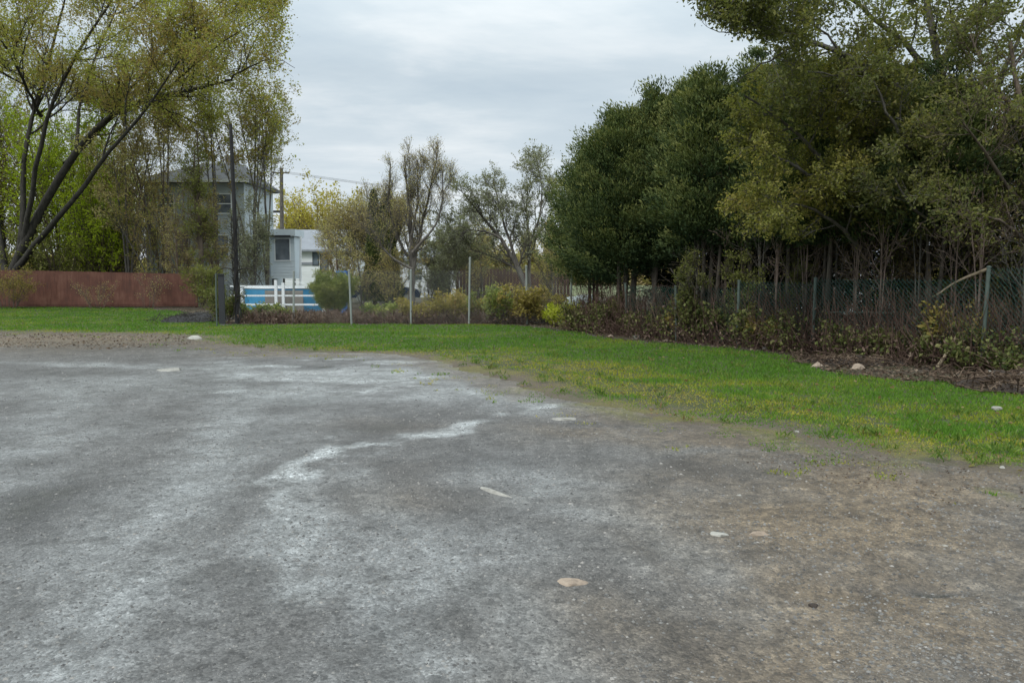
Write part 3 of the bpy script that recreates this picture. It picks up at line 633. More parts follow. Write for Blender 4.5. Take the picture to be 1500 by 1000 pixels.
# --- slender budding trees in front of the grey house
def slim(name, label, pxx, Y, top, seed, leaf, bark, spread=1.6, stems=3, nleaf=6, lsize=.1, group=None, cat='tree', r=.09, lean=0., m=9, m2=6, m3=5, l1=.30, low=.2, up=.12, by=None):
    b = at(pxx, 405, Y); b[2] = 0; H = at(pxx, top, Y)[2]; rg = np.random.default_rng(seed)
    L = []
    for i in range(stems):
        a = rg.random()*6.28; s = spread*(.3+.7*rg.random()) if i else spread*.15
        e = b+[math.cos(a)*s+lean, math.sin(a)*s, H*(1 if i == 0 else .7+.25*rg.random())]
        L.append(([b, b+(e-b)*.35+[math.cos(a)*s*-.12, 0, .06*H], e], r*(1 if i == 0 else .75), r*.25))
    return deciduous(name, label, cat, L, tuple(b), seed, [dict(m=m, n=6, ln=H*l1, ang=38, rg=None, tmin=low, trop=(0, 0, up), rr=.5) , dict(m=m2, n=5, ln=H*.13, ang=42, tmin=.15, trop=(0, 0, up*.6), rr=.55), dict(m=m3, n=4, ln=H*.06, ang=42, tmin=.1, rr=.7)] if False else
        [dict(m=m, n=6, ln=H*l1, ang=38, tmin=low, trop=(0, 0, up), rr=.5), dict(m=m2, n=5, ln=H*.13, ang=42, tmin=.15, trop=(0, 0, up*.6), rr=.55), dict(m=m3, n=4, ln=H*.06, ang=42, tmin=.1, rr=.7)],
        leaf, bark, group, lsize, nleaf, .06)
G2 = 'slender trees behind the left fences'
slim('young_tree', 'leafy young tree with brown buds left of the grey house', 188, 42, 150, 31, M['leaf_bud'], M['bark_grey'], 1.8, 3, 8, .12, G2, low=.35)
slim('young_tree', 'brownish budding young tree over the left wall of the grey house', 240, 43, 200, 32, M['leaf_bud'], M['bark_brown'], 2.0, 4, 4, .09, G2, low=.2, m=8, m2=6, m3=4)
slim('young_tree', 'upright tree thick with olive leaves before the middle of the grey house', 297, 40, 190, 33, M['leaf_olive'], M['bark_brown'], .4, 3, 7, .10, G2, r=.12, l1=.11, low=.2)
slim('young_tree', 'pale twiggy tree between the black pole and the utility pole', 372, 42, 145, 34, M['leaf_big'], M['bark_grey'], 2.6, 4, 6, .12, G2, low=.5, l1=.25)
slim('young_tree', 'tall thin tree reaching into the gap right of the black pole', 392, 44, 120, 35, M['leaf_big'], M['bark_grey'], 1.8, 3, 6, .12, G2, low=.6, l1=.22)
slim('young_tree', 'low grey-green twiggy tree covering the grey wall right of the black pole', 372, 40, 290, 36, M['leaf_grey'], M['bark_grey'], 1.5, 6, 6, .08, G2, low=.1, r=.05, m3=5)
slim('young_tree', 'yellow-green sparse tree above the roof ridge of the grey house', 320, 45, 110, 37, M['leaf_big'], M['bark_grey'], 2.4, 3, 6, .13, G2, low=.6, l1=.22)
slim('young_tree', 'wide brownish tree behind the big leaning limb and left of the house roof', 248, 47, 110, 41, M['leaf_bud'], M['bark_grey'], 3.0, 4, 7, .13, G2, low=.68, l1=.2)
slim('young_tree', 'low pink-brown thicket tree in front of the left wall of the grey house', 262, 40.5, 300, 42, M['leaf_bud'], M['twig_pink'], 1.6, 5, 4, .085, G2, low=.05, r=.05, m=8, m2=6, m3=4)
slim('young_tree', 'twiggy brown tree rising over the right end of the red-brown fence', 275, 41, 240, 38, M['leaf_bud'], M['twig_pink'], 1.0, 4, 2, .08, G2, low=.1, r=.05, m=7, m2=5, m3=4)
slim('young_tree', 'grey multi-stemmed tree before the left corner of the grey house', 225, 41.5, 275, 39, M['leaf_big'], M['bark_grey'], 2.0, 5, 4, .09, G2, low=.1, r=.06, m=7, m2=5, m3=4)
slim('young_tree', 'pinkish twiggy sapling left of the black pole', 318, 41, 290, 40, M['leaf_bud'], M['twig_pink'], .9, 4, 5, .08, G2, low=.1, r=.04)

# --- bare garden trees in the middle
def bare(name, label, limbs, base, seed, leaf, bark, group=None, nleaf=3, lsize=.08, l=(2.2, 1.1, .5), up=.12, m=(9, 6, 5), rr=.5):
    return deciduous(name, label, 'tree', limbs, base, seed, [dict(m=m[0], n=7, ln=l[0], ang=40, tmin=.2, trop=(0, 0, up), wander=.2, rr=rr), dict(m=m[1], n=5, ln=l[1], ang=38, tmin=.1, trop=(0, 0, up), wander=.25, rr=.55), dict(m=m[2], n=4, ln=l[2], ang=38, tmin=.1, trop=(0, 0, up*.6), wander=.3, rr=.7)],
        leaf, bark, group, lsize, nleaf, .05)
G3 = 'garden trees beyond the middle chain link fence'
b = at(603, 440, 34); b[2] = 0
bare('bare_tree', 'tall nearly bare brown tree with many upright twigs behind the middle of the fence', [
 (px([(603, 442), (604, 380), (600, 310), (592, 228)], 34), .14, .025), (px([(604, 400), (615, 340), (628, 290), (640, 225)], 34), .08, .02), (px([(604, 385), (580, 345), (568, 300), (572, 240)], 34.6), .07, .02),
 (px([(604, 370), (640, 330), (650, 290), (648, 240)], 33.5), .06, .015), (px([(604, 395), (570, 375), (545, 340), (540, 300)], 33.2), .06, .015), (px([(603, 345), (612, 300), (612, 235)], 33.8), .06, .015)],
 tuple(b), 51, M['leaf_bud'], M['bark_grey'], G3, nleaf=3, lsize=.055, l=(1.35, .85, .5), up=.2, m=(12, 8, 6), rr=.45)
b = at(775, 440, 36); b[2] = 0
bare('bare_tree', 'grey arching tree leaning left beside the cedars', [
 (px([(778, 440), (762, 400), (735, 350), (700, 310), (680, 285)], 36), .14, .03), (px([(765, 405), (745, 350), (730, 300), (722, 262)], 36), .09, .02), (px([(775, 420), (775, 350), (770, 300), (778, 255)], 36.5), .09, .02),
 (px([(735, 350), (715, 340), (690, 335), (665, 345)], 35.5), .06, .015), (px([(775, 360), (790, 320), (795, 280), (790, 250)], 36), .06, .015), (px([(760, 395), (720, 375), (690, 365)], 36.8), .06, .015)],
 tuple(b), 52, M['leaf_grey'], M['bark_grey'], G3, nleaf=6, lsize=.09, l=(1.7, 1.0, .5), up=.04, m=(12, 8, 6))
b = at(560, 440, 38); b[2] = 0
bare('bare_tree', 'rounded brown budding tree left of the tall bare tree', [
 (px([(560, 442), (556, 400), (545, 350), (530, 320)], 38), .12, .03), (px([(558, 410), (575, 370), (588, 330)], 38), .08, .02), (px([(556, 400), (530, 375), (505, 350), (490, 335)], 38), .08, .02), (px([(557, 395), (560, 350), (562, 320)], 39), .08, .02)],
 tuple(b), 53, M['leaf_bud'], M['bark_grey'], G3, nleaf=7, lsize=.08, l=(2.3, 1.3, .7), m=(13, 9, 6))
b = at(690, 440, 45); b[2] = 0
bare('bare_tree', 'low spreading grey tree over the pale wall, right of the tall bare tree', [
 (px([(672, 442), (668, 400), (650, 360), (640, 340)], 45), .12, .03), (px([(670, 410), (690, 370), (705, 340)], 45), .09, .02), (px([(668, 405), (660, 365), (675, 335)], 46), .09, .02)],
 tuple(b), 54, M['leaf_grey'], M['bark_grey'], G3, nleaf=6, lsize=.11, l=(2.6, 1.4, .7))
for i_, (p_, Y_, tp_, lf_, lb_) in enumerate([(530, 36, 352, 'leaf_bud', 'low brown twiggy garden tree left of the parked blue car'), (577, 35.5, 362, 'leaf_bud', 'dense brown twiggy thicket left of the tall bare trunk'), (628, 37, 368, 'leaf_grey', 'grey-brown twiggy thicket right of the tall bare trunk'),
     (655, 39, 350, 'leaf_grey', 'grey twiggy tree left of the brown board fence'), (705, 40, 330, 'leaf_bud', 'twiggy brown tree over the left end of the brown board fence'), (810, 40, 340, 'leaf_bud', 'brown twiggy tree between the brown board fence and the cedars')]):
    slim('garden_tree', lb_, p_, Y_, tp_, 560+i_, M[lf_], M['bark_grey'], 1.8, 6, 3, .07, G3, low=.08, r=.035, m=8, m2=6, m3=5, l1=.4)
slim('young_tree', 'pale green young tree behind the brown board fence, against the cedars', 800, 48, 330, 55, M['leaf_big'], M['bark_brown'], 1.5, 4, 6, .12, G3, low=.2)
slim('young_tree', 'thin brown bush-like tree in front of the grey roofed house', 495, 40, 315, 56, M['leaf_bud'], M['twig_pink'], 2.0, 6, 4, .08, G3, low=.15, r=.05)
slim('young_tree', 'low grey twiggy tree filling the gap before the pale wall', 640, 40, 350, 57, M['leaf_grey'], M['bark_grey'], 2.0, 6, 4, .09, G3, low=.15, r=.05)

# --- far trees
G4 = 'trees far beyond the garden'
for i, (p_, Y, top, w, lb) in enumerate([(435, 96, 300, 7, 'far ochre-green tree right of the utility pole'), (470, 92, 293, 8, 'far ochre-green tree above the grey house roof'), (512, 98, 302, 7, 'far ochre-green tree, right end of the far row'),
                                        (690, 120, 355, 12, 'far hazy tree over the pale wall'), (745, 125, 360, 12, 'far hazy tree left of the cedars'), (640, 125, 358, 12, 'far hazy tree behind the tall bare tree')]):
    c = at(p_, 405, Y); h = at(p_, top, Y)[2]
    shrub('far_tree', lb, (c[0], c[1]), w, h, 70+i, M['leaf_far'] if i < 3 else M['leaf_bud'], M['bark_brown'], 12, 9, 6, 9, .33, group=G4, cat='tree', r=.12, ljit=.3)
# narrow dark conifers
def column_tree(label, p_, Y, top, w, seed):
    c = at(p_, 405, Y); h = at(p_, top, Y)[2]; rg = np.random.default_rng(seed)
    t = thing('conifer_tree', (c[0], c[1], 0), label, 'tree', 'narrow dark conifers'); n = 16000
    u = rg.random(n)**1.2; th = rg.random(n)*6.28; r = w/2*(1-u)**.6*(.35+.65*rg.random(n)**.5)*(.8+.4*vn(u*9, th*1.5, seed))
    P = np.stack([np.cos(th)*r, np.sin(th)*r, .4+u*(h-.4)], 1); cr = MB()
    leaves(cr, P, .13, rg, 0, aspect=.35, d=np.array([0, 0, 1.]))
    cr.build('crown', M['leaf_cedar'], t)
    MB().tubes([[(0, 0, -.05), (0, 0, h*.5), (0, 0, h*.9)]], [[.12, .08, .02]], 7).build('trunk', M['bark_brown'], t)
column_tree('narrow dark conifer with pointed tip, left of the pair behind the bare tree', 549, 37, 280, 1.2, 81)
column_tree('narrow dark conifer, slightly lower right one of the pair', 566, 37, 286, 1.6, 82)

# ------------------------------------------------------------------ cedar row on the right
FA = np.array([2.35, 22.2]); FB = np.array([8.15, 13.2])          # chain link fence on the right, far end -> near end
fd = (FB-FA)/np.linalg.norm(FB-FA); fnrm = np.array([-fd[1], fd[0]])   # pointing away from the lot
if fnrm[0] < 0: fnrm = -fnrm
def cedar(label, xy, H, Rc, z0, seed, mat, stems=3, group='cedars in the hedge row', ncl=520, per=46, stump=.07, ls=.095, dense=True, parent_make=True):
    rg = np.random.default_rng(seed); t = thing('cedar_tree', (xy[0], xy[1], 0), label, 'tree', group)
    tr = MB(); L = []
    for i in range(stems):
        a = rg.random()*6.28; d = .25*rg.random() if i else 0
        e = np.array([math.cos(a)*(d+.3*rg.random()), math.sin(a)*(d+.3*rg.random()), H*(.85 if i == 0 else .6)])
        b0 = np.array([math.cos(a)*d, math.sin(a)*d, -.05])
        q = resamp([b0, b0*.5+e*.5+[rg.normal()*.08, rg.normal()*.08, 0], e], 9); L.append(q)
    L = np.array(L); Rr = np.repeat(np.linspace(stump, .015, 9)[None], stems, 0)*(.6+.6*rg.random((stems, 1)))
    tr.tubes(L, Rr, 7)
    # dead lower limbs
    pb_, rb_ = grow(L, Rr, 14, 5, .8, 65, rg, trop=(0, 0, -.06), tmin=.1, tmax=.6, rr=.22, shrink=0)
    tr.tubes(pb_, np.maximum(rb_, .004), 4)
    tr.build('trunk', M['bark_cedar'], t, smooth=True)
    cr = MB(); nb = int(ncl*.42)
    u = rg.random(nb)**.8; th = rg.random(nb)*6.28
    prof = (1-u**2.2)**.7*(.66+.34*np.clip(u/.18, 0, 1))
    tip = Rc*prof*(.62+.52*rg.random(nb)**.8)*(.85+.3*vn(np.cos(th)*1.6+seed*3.1, u*5+np.sin(th)*1.6, seed))
    zt_ = z0+u*(H-z0)+.25*rg.normal(size=nb); o2 = np.stack([np.cos(th), np.sin(th)], 1)
    n_ = per*5; t_ = .25+.8*rg.random((nb, n_))**.75; bz = .35+.5*u                      # boughs sweep out and up
    wd_ = (.20+.16*rg.random(nb))[:, None]*(.35+1.1*np.sin(np.clip(t_, 0, 1)*2.6))
    g_ = rg.normal(size=(nb, n_, 3))*.5
    r_ = tip[:, None]*t_; P = np.empty((nb, n_, 3))
    P[..., 0] = o2[:, None, 0]*r_-o2[:, None, 1]*g_[..., 0]*wd_*1.25; P[..., 1] = o2[:, None, 1]*r_+o2[:, None, 0]*g_[..., 0]*wd_*1.25
    P[..., 2] = (zt_-tip*bz*.8)[:, None]+r_*bz[:, None]*1.0+g_[..., 1]*wd_*.55+.12*tip[:, None]*t_**3
    P[..., :2] += g_[..., 2:]*wd_[..., None]*.5*o2[:, None, :]
    kz = P[..., 2] > z0-.35
    bv = .5+.8*(rg.random(nb)-.5)
    v = np.clip(-.16+.75*bv[:, None]+.40*np.clip(t_, 0, 1)**3+.34*g_[..., 1]+.14*(rg.random((nb, n_))-.5)+.12*u[:, None], 0, 1)  # bough tops and tips paler, insides darker: light and shade put into colour
    D_ = np.stack([o2[:, 0]*.7, o2[:, 1]*.7, .55+.4*u], 1); D_ = np.repeat(D_[:, None], n_, 1)
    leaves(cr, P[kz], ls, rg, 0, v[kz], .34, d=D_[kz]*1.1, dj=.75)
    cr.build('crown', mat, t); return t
ORD = ['first', 'second', 'third', 'fourth', 'fifth', 'sixth', 'seventh', 'eighth', 'ninth', 'tenth', 'eleventh', 'twelfth', 'thirteenth', 'fourteenth']
cedar('low rounded cedar at the far left end of the hedge, its crown reaching lowest', (at(872, 405, 24.5)[0], 24.5), 5.3, 1.7, 1.5, 100, M['leaf_cedar'], ncl=900, ls=.09)
cedar('thick-trunked dark cedar standing in front of the fence at the left end of the hedge', (at(913, 405, 22.0)[0], 22.0), 6.0, 2.0, 1.75, 101, M['leaf_cedar'], ncl=1000, stump=.13, ls=.09)
for i in range(8):
    s = 1.6+i*1.12; p_ = FA+fd*s+fnrm*(.9+.25*math.sin(i*2.3)); H = [6.25, 6.45, 6.4, 6.3, 6.0, 5.6, 5.2, 4.9][i]
    cedar('tall cedar with bare lower stems, %s in the row from its far end' % ORD[i], p_, H, 1.35 if i < 3 else 1.15, (2.3 if i else 2.0)+.06*i, 110+i, M['leaf_cedar'], ncl=700)
# back row added for darkness, shade in its colour, foliage almost to the ground
sh = cedar('shaded dark cedar of the back row, nearest its far left end', FA+fd*.8+fnrm*3.2, 6.2, 1.5, .5, 140, M['leaf_cedar_shaded'], ncl=420, per=30, ls=.14, group='shaded cedars of the back row')
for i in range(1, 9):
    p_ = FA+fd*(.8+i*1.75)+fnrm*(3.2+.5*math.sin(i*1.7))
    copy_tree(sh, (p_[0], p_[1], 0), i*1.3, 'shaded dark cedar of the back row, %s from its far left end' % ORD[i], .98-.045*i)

# --- maples over the cedars
def W(L): return [np.array(p, float) for p in L]
lb = lambda L, Y: px(L, Y)
bm = at(1262, 405, 15.6); bm[2] = 0
deciduous('maple_tree', 'yellow-olive leaved tree hanging in front of the cedars in the middle of the hedge', 'tree', [
 (lb([(1275, 500, 1), (1268, 400, 1), (1255, 300), (1225, 215), (1190, 150, -.6), (1160, 100, -1)], 16), .10, .03), (lb([(1262, 340, .5), (1215, 280, -.5), (1160, 240, -1), (1105, 215, -1.4)], 16), .06, .015),
 (lb([(1258, 310), (1200, 230, -.6), (1140, 170, -1), (1090, 140, -1.2)], 16), .06, .015), (lb([(1262, 330), (1285, 250), (1290, 170), (1270, 100)], 16), .06, .015), (lb([(1265, 370), (1230, 330, -.6), (1180, 300, -1), (1130, 295, -1.3)], 16), .05, .012),
 (lb([(1225, 215), (1230, 150, -.5), (1220, 90, -.8)], 16), .04, .012)],
 tuple(bm), 201, [dict(m=11, n=6, ln=1.45, ang=48, tmin=.2, wander=.3, trop=(0, 0, -.02), rr=.5), dict(m=9, n=5, ln=.6, ang=45, tmin=.1, wander=.35, trop=(0, 0, -.04), rr=.6), dict(m=4, n=4, ln=.25, ang=45, tmin=.1, rr=.8)],
 M['leaf_yellow'], M['bark_grey'], 'leafy trees over the hedge', cull=lambda p: HOR-(p[:, 2]-CH)/p[:, 1]*F < 350, lsize=.062, nleaf=16, ljit=.05, droop=.3)
bm = at(1425, 405, 15.2); bm[2] = 0
deciduous('maple_tree', 'large dark olive tree at the upper right with a limb reaching left into the sky', 'tree', [
 (lb([(1432, 520, 1), (1425, 420, 1), (1410, 300, .5), (1395, 200), (1375, 90), (1350, -40)], 15.5), .16, .05), (lb([(1395, 205), (1320, 130, -.5), (1230, 75, -1), (1150, 45, -1.4), (1080, 30, -1.6), (1030, 22, -1.7)], 15.5), .09, .012),
 (lb([(1385, 130), (1320, 60), (1250, 0, -.5), (1170, -50, -.8)], 15.5), .07, .015), (lb([(1400, 240), (1440, 170, -.6), (1480, 90, -1), (1510, 0, -1.2)], 15.5), .08, .02), (lb([(1408, 290), (1350, 240, -1), (1310, 190, -1.4), (1280, 120, -1.6)], 15.5), .06, .015),
 (lb([(1412, 320), (1460, 270, -1), (1500, 230, -1.6), (1540, 170, -1.8)], 15.5), .06, .015), (lb([(1375, 90), (1430, 30), (1470, -40)], 15.5), .06, .02), (lb([(1230, 75, -1), (1180, 60, -1.3), (1120, 90, -1.6), (1080, 120, -1.7)], 15.5), .03, .008),
 (lb([(1418, 360), (1370, 330, -1), (1330, 300, -1.6), (1310, 260, -1.8)], 15.5), .05, .012),
 (lb([(1140, 45, -1.4), (1100, 15, -1.5), (1070, -10, -1.6), (1050, -25, -1.7)], 15.5), .02, .006), (lb([(1110, 35, -1.5), (1080, 50, -1.6), (1060, 48, -1.7), (1040, 42, -1.7)], 15.5), .018, .006),
 (lb([(1230, 75, -1), (1180, 20, -1.2), (1130, -10, -1.3), (1080, -20, -1.3)], 15.5), .022, .006), (lb([(1320, 130, -.5), (1250, 110, -1), (1180, 105, -1.4), (1120, 75, -1.6)], 15.5), .025, .007)],
 tuple(bm), 202, [dict(m=13, n=6, ln=1.45, ang=48, tmin=.15, wander=.3, trop=(0, 0, .0), rr=.4, shrink=.6), dict(m=7, n=5, ln=.7, ang=45, tmin=.1, wander=.35, trop=(0, 0, -.02), rr=.55), dict(m=4, n=4, ln=.28, ang=45, tmin=.1, rr=.8)],
 M['leaf_maple'], M['bark_grey'], 'leafy trees over the hedge', cull=lambda p: ((p[:, 0]/p[:, 1]*F+750 > 966) & (HOR-(p[:, 2]-CH)/p[:, 1]*F < 350) & ((p[:, 0]/p[:, 1]*F+750 > 1110) | (HOR-(p[:, 2]-CH)/p[:, 1]*F < 18+(p[:, 0]/p[:, 1]*F+750-965)*.42))), lsize=.07, nleaf=14, ljit=.06, droop=.2)
bm = at(1540, 405, 14); bm[2] = 0
deciduous('maple_tree', 'brownish green tree cut by the right edge of the photo', 'tree', [
 (lb([(1545, 600, .5), (1540, 450, .5), (1525, 300), (1500, 180), (1480, 60)], 13.8), .13, .03), (lb([(1530, 340), (1480, 280), (1440, 220, -.5), (1410, 180, -.8)], 13.8), .06, .012), (lb([(1535, 390), (1500, 350), (1460, 320, -.6), (1420, 310, -.8)], 13.8), .05, .012),
 (lb([(1528, 300), (1570, 200), (1600, 100)], 13.8), .07, .015), (lb([(1500, 180), (1450, 120), (1420, 50)], 13.8), .05, .015)],
 tuple(bm), 203, [dict(m=8, n=6, ln=1.3, ang=44, tmin=.2, wander=.3, rr=.45), dict(m=7, n=5, ln=.6, ang=45, tmin=.1, wander=.35, trop=(0, 0, -.03), rr=.55), dict(m=4, n=4, ln=.25, ang=45, tmin=.1, rr=.8)],
 M['leaf_maple'], M['bark_brown'], 'leafy trees over the hedge', cull=lambda p: HOR-(p[:, 2]-CH)/p[:, 1]*F < 375, lsize=.06, nleaf=10, ljit=.05, droop=.2)
# understorey saplings and brush between the stems
G5 = 'saplings and brush in the hedge row'
SAP = [(1012, 18.6, 385, 'leaf_maple', 'thin brown sapling behind the left end of the green wire fence'), (1080, 18.0, 380, 'leaf_olive', 'thin sapling with few leaves left of the tall fence post'),
       (1165, 17.6, 330, 'leaf_maple', 'slender sapling just left of the tall fence post in the hedge'), (1225, 17.4, 350, 'leaf_rust', 'brown-leaved sapling right of the tall fence post'),
       (1300, 16.4, 300, 'leaf_olive', 'olive sapling above the rubble under the green fence'), (1345, 15.6, 320, 'leaf_rust', 'rusty brown sapling left of the diagonal pale branch'),
       (1395, 15.2, 310, 'leaf_olive', 'sapling with olive leaves behind the diagonal pale branch'), (1452, 14.6, 290, 'leaf_rust', 'rust-tinted sapling right of the near fence post'),
       (1490, 14.2, 330, 'leaf_rust', 'reddish sapling at the right edge of the photo'), (1530, 13.4, 300, 'leaf_maple', 'dark sapling just past the right edge post')]
for i, (p_, Y, top, lf, lbl) in enumerate(SAP):
    slim('sapling', lbl, p_, Y, top, 300+i, M[lf], M['bark_cedar'], .7, 4, 5, .055, G5, cat='sapling', r=.028, low=.15, m=7, m2=5, m3=4, l1=.28)

rg = np.random.default_rng(600)
for i in range(15):
    s_ = 3.6+i*.62; p_ = FA+fd*s_+fnrm*(.45+.5*rg.random()); pxx = 750+p_[0]/p_[1]*F
    slim('bare_sapling', 'thin nearly leafless grey stem behind the green fence, %s from the far end' % (ORD+['fifteenth'])[i], pxx, p_[1], 405-(2.4+1.5*rg.random())/p_[1]*F, 610+i, M['leaf_rust' if i % 2 else 'leaf_maple'], M['twig_pink' if i % 3 else 'bark_grey'], .35, 3, 2, .05, 'bare stems behind the green fence', cat='sapling', r=.022, low=.2, m=6, m2=4, m3=3, l1=.3)
# ------------------------------------------------------------------ shrubs and weeds by the fences
G6 = 'leafy weeds along the middle chain link fence'
wl = [(610, 26.2, 440, 2.0, 'leaf_weed_red', 'reddish green bush in the middle of the chain link fence'), (655, 26.4, 432, 1.8, 'leaf_weed_red', 'reddish green bush left of the tall fence post by the brown fence'),
      (720, 26.0, 425, 2.0, 'leaf_weed', 'green leafy bush right of the tall middle fence post'), (760, 25.6, 420, 2.1, 'leaf_weed_red', 'largest orange-green bush in front of the brown board fence'), (800, 25.4, 430, 1.7, 'leaf_weed_red', 'orange-green bush left of the lime bush'),
      (560, 26.6, 448, 1.4, 'leaf_weed', 'low green bush under the dark car'), (845, 23.6, 447, 1.5, 'leaf_lime', 'bright lime-yellow bush at the foot of the pale tarp'), (815, 24.6, 452, 1.1, 'leaf_lime', 'smaller lime-yellow bush left of the bright one'),
      (370, 26.6, 447, 1.3, 'leaf_weed', 'low green weeds behind the fence under the pool deck'), (410, 26.6, 452, 1.2, 'leaf_weed', 'low weeds under the middle of the white pool railing'), (690, 27.2, 440, 1.6, 'leaf_weed_red', 'orange-green weeds right behind the tall middle fence post')]
for i, (p_, Y, top, w, lf, lbl) in enumerate(wl):
    c = at(p_, 405, Y); h = at(p_, top, Y)[2]
    shrub('weed_bush', lbl, c, w, h, 400+i, M[lf], M['dry_stem'], 14, 6, 4, 7, .085, group=G6, r=.008, aspect=.65)
G7 = 'leafy weeds under the cedars'
for i, (p_, Y, w, h, lf, lbl) in enumerate([(885, 21.9, 1.1, .95, 'leaf_weed', 'dark green weeds at the foot of the first cedars'), (950, 20.6, 1.0, .6, 'leaf_weed', 'low pale-leaved weeds under the second cedar'), (1035, 18.6, 1.3, 1.0, 'leaf_weed', 'broad-leaved green weed clump under the cedars, largest of them'),
      (1010, 19.2, .9, .7, 'leaf_weed_red', 'small weed clump left of the broad-leaved green clump'), (1085, 17.8, 1.1, .8, 'leaf_weed', 'green weed clump with pale leaves right of the largest clump'), (1125, 17.2, .9, .55, 'leaf_weed_red', 'low brownish weed clump just left of the tall fence post'),
      (1398, 13.9, .9, 1.0, 'leaf_weed_red', 'yellowish weed clump left of the near fence post'), (1350, 14.2, .9, .45, 'leaf_weed', 'low green weeds right of the stone rubble'), (1470, 12.9, 1.3, .35, 'leaf_weed', 'creeping green weeds at the foot of the near fence post'),
      (860, 22.6, .9, .55, 'leaf_weed', 'low green tuft where the lime bush meets the cedars'), (1185, 16.6, .7, .6, 'leaf_weed', 'small dark weeds around the tall fence post')]):
    c = at(p_, 405, Y)
    shrub('weed_bush', lbl, c, w*1.5, h*1.05, 430+i, M['leaf_weed_dark' if lf == 'leaf_weed' else lf], M['dry_stem'], 14, 6, 4, 5, .085, group=G7, r=.007, aspect=.7)
c = at(487, 405, 31); shrub('garden_shrub', 'green feathery garden shrub right of the white pool railing', c, 1.8, 1.5, 450, M['leaf_weed'], M['bark_brown'], 26, 9, 7, 18, .09, cat='shrub', r=.02, up=.2, aspect=.3)
c = at(303, 405, 37); shrub('garden_shrub', 'dull grey-green shrub between the red-brown fence and the black pole', c, 1.7, 1.9, 451, M['leaf_olive'], M['bark_brown'], 16, 8, 5, 10, .08, cat='shrub', r=.02)
c = at(10, 405, 37.8); shrub('garden_shrub', 'olive brush in front of the left end of the red-brown fence', c, 2.4, 1.7, 452, M['leaf_weed_red'], M['bark_brown'], 14, 7, 5, 6, .07, cat='shrub', r=.015)
c = at(140, 405, 38.2); shrub('garden_shrub', 'thin twiggy brush in front of the middle of the red-brown fence', c, 2.6, 1.3, 453, M['leaf_bud'], M['bark_brown'], 12, 5, 4, 2, .06, cat='shrub', r=.01)
c = at(215, 405, 38.2); shrub('garden_shrub', 'thin twiggy brush in front of the right part of the red-brown fence', c, 2.0, 1.7, 454, M['leaf_bud'], M['bark_brown'], 10, 5, 4, 2, .06, cat='shrub', r=.01)
# dead reddish stems along the fence foot
rg = np.random.default_rng(5); ds = MB()
X = rg.uniform(at(335, 0, 25.8)[0], at(850, 0, 25)[0], 2600); Yy = 25.6+rg.random(2600)*1.3
b0 = np.stack([X, Yy, 0*X-.02], 1); e0 = b0+np.stack([rg.normal(size=2600)*.22, rg.normal(size=2600)*.15, .15+.38*rg.random(2600)], 1)
mid = (b0+e0)/2+rg.normal(size=b0.shape)*.06
ds.tubes(np.stack([b0, mid, e0], 1), np.full((2600, 3), .008), 3, 0, np.repeat(rg.random(2600), 9))
b1 = b0[rg.integers(0, 2600, 9000)]+rg.normal(size=(9000, 3))*[.3, .3, .12]+[0, 0, .2]; leaves(ds, b1, .07, rg, 0, aspect=.5)
tag(ds.build('dry_stems', M['dry_stem']), 'tangle of dry reddish brown stems along the foot of the chain link fence', 'dry brush', kind='stuff')
ds = MB(); n = 6500; s = rg.random(n)*14-1.0; off = rg.normal(size=n)*.38+.22
pp = FA[None]+fd[None]*s[:, None]+fnrm[None]*off[:, None]; b0 = np.c_[pp, np.zeros(n)-.02]
e0 = b0+np.stack([rg.normal(size=n)*.3, rg.normal(size=n)*.3, .2+1.25*rg.random(n)**2], 1)
ds.tubes(np.stack([b0, (b0+e0)/2+rg.normal(size=b0.shape)*.08, e0], 1), np.full((n, 3), .005), 3, 0, np.repeat(rg.random(n)*.42, 9))
b1 = b0[rg.integers(0, n, 9000)]+rg.normal(size=(9000, 3))*[.3, .3, .2]+[0, 0, .25]; b1[:, 2] = np.abs(b1[:, 2]); leaves(ds, b1, .07, rg, 0, aspect=.5)
b1 = b0[rg.integers(0, n, 26000)]+rg.normal(size=(26000, 3))*[.3, .3, .3]+[0, 0, .45]; b1[:, 2] = np.abs(b1[:, 2]); b1 = b1[(fbm(b1[:, 0]*1.9, b1[:, 1]*1.9, 401) > .46) & (b1[:, 2] < 1.5*fbm(b1[:, 0]*1.1, b1[:, 1]*1.1, 402)**1.2)]; leaves(ds, b1, .08, rg, 1, aspect=.6)
tag(ds.build('dry_stems', [M['dry_stem'], M['leaf_weed_dark']]), 'thin dead twigs and stalks standing along the green wire fence', 'dry brush', kind='stuff')

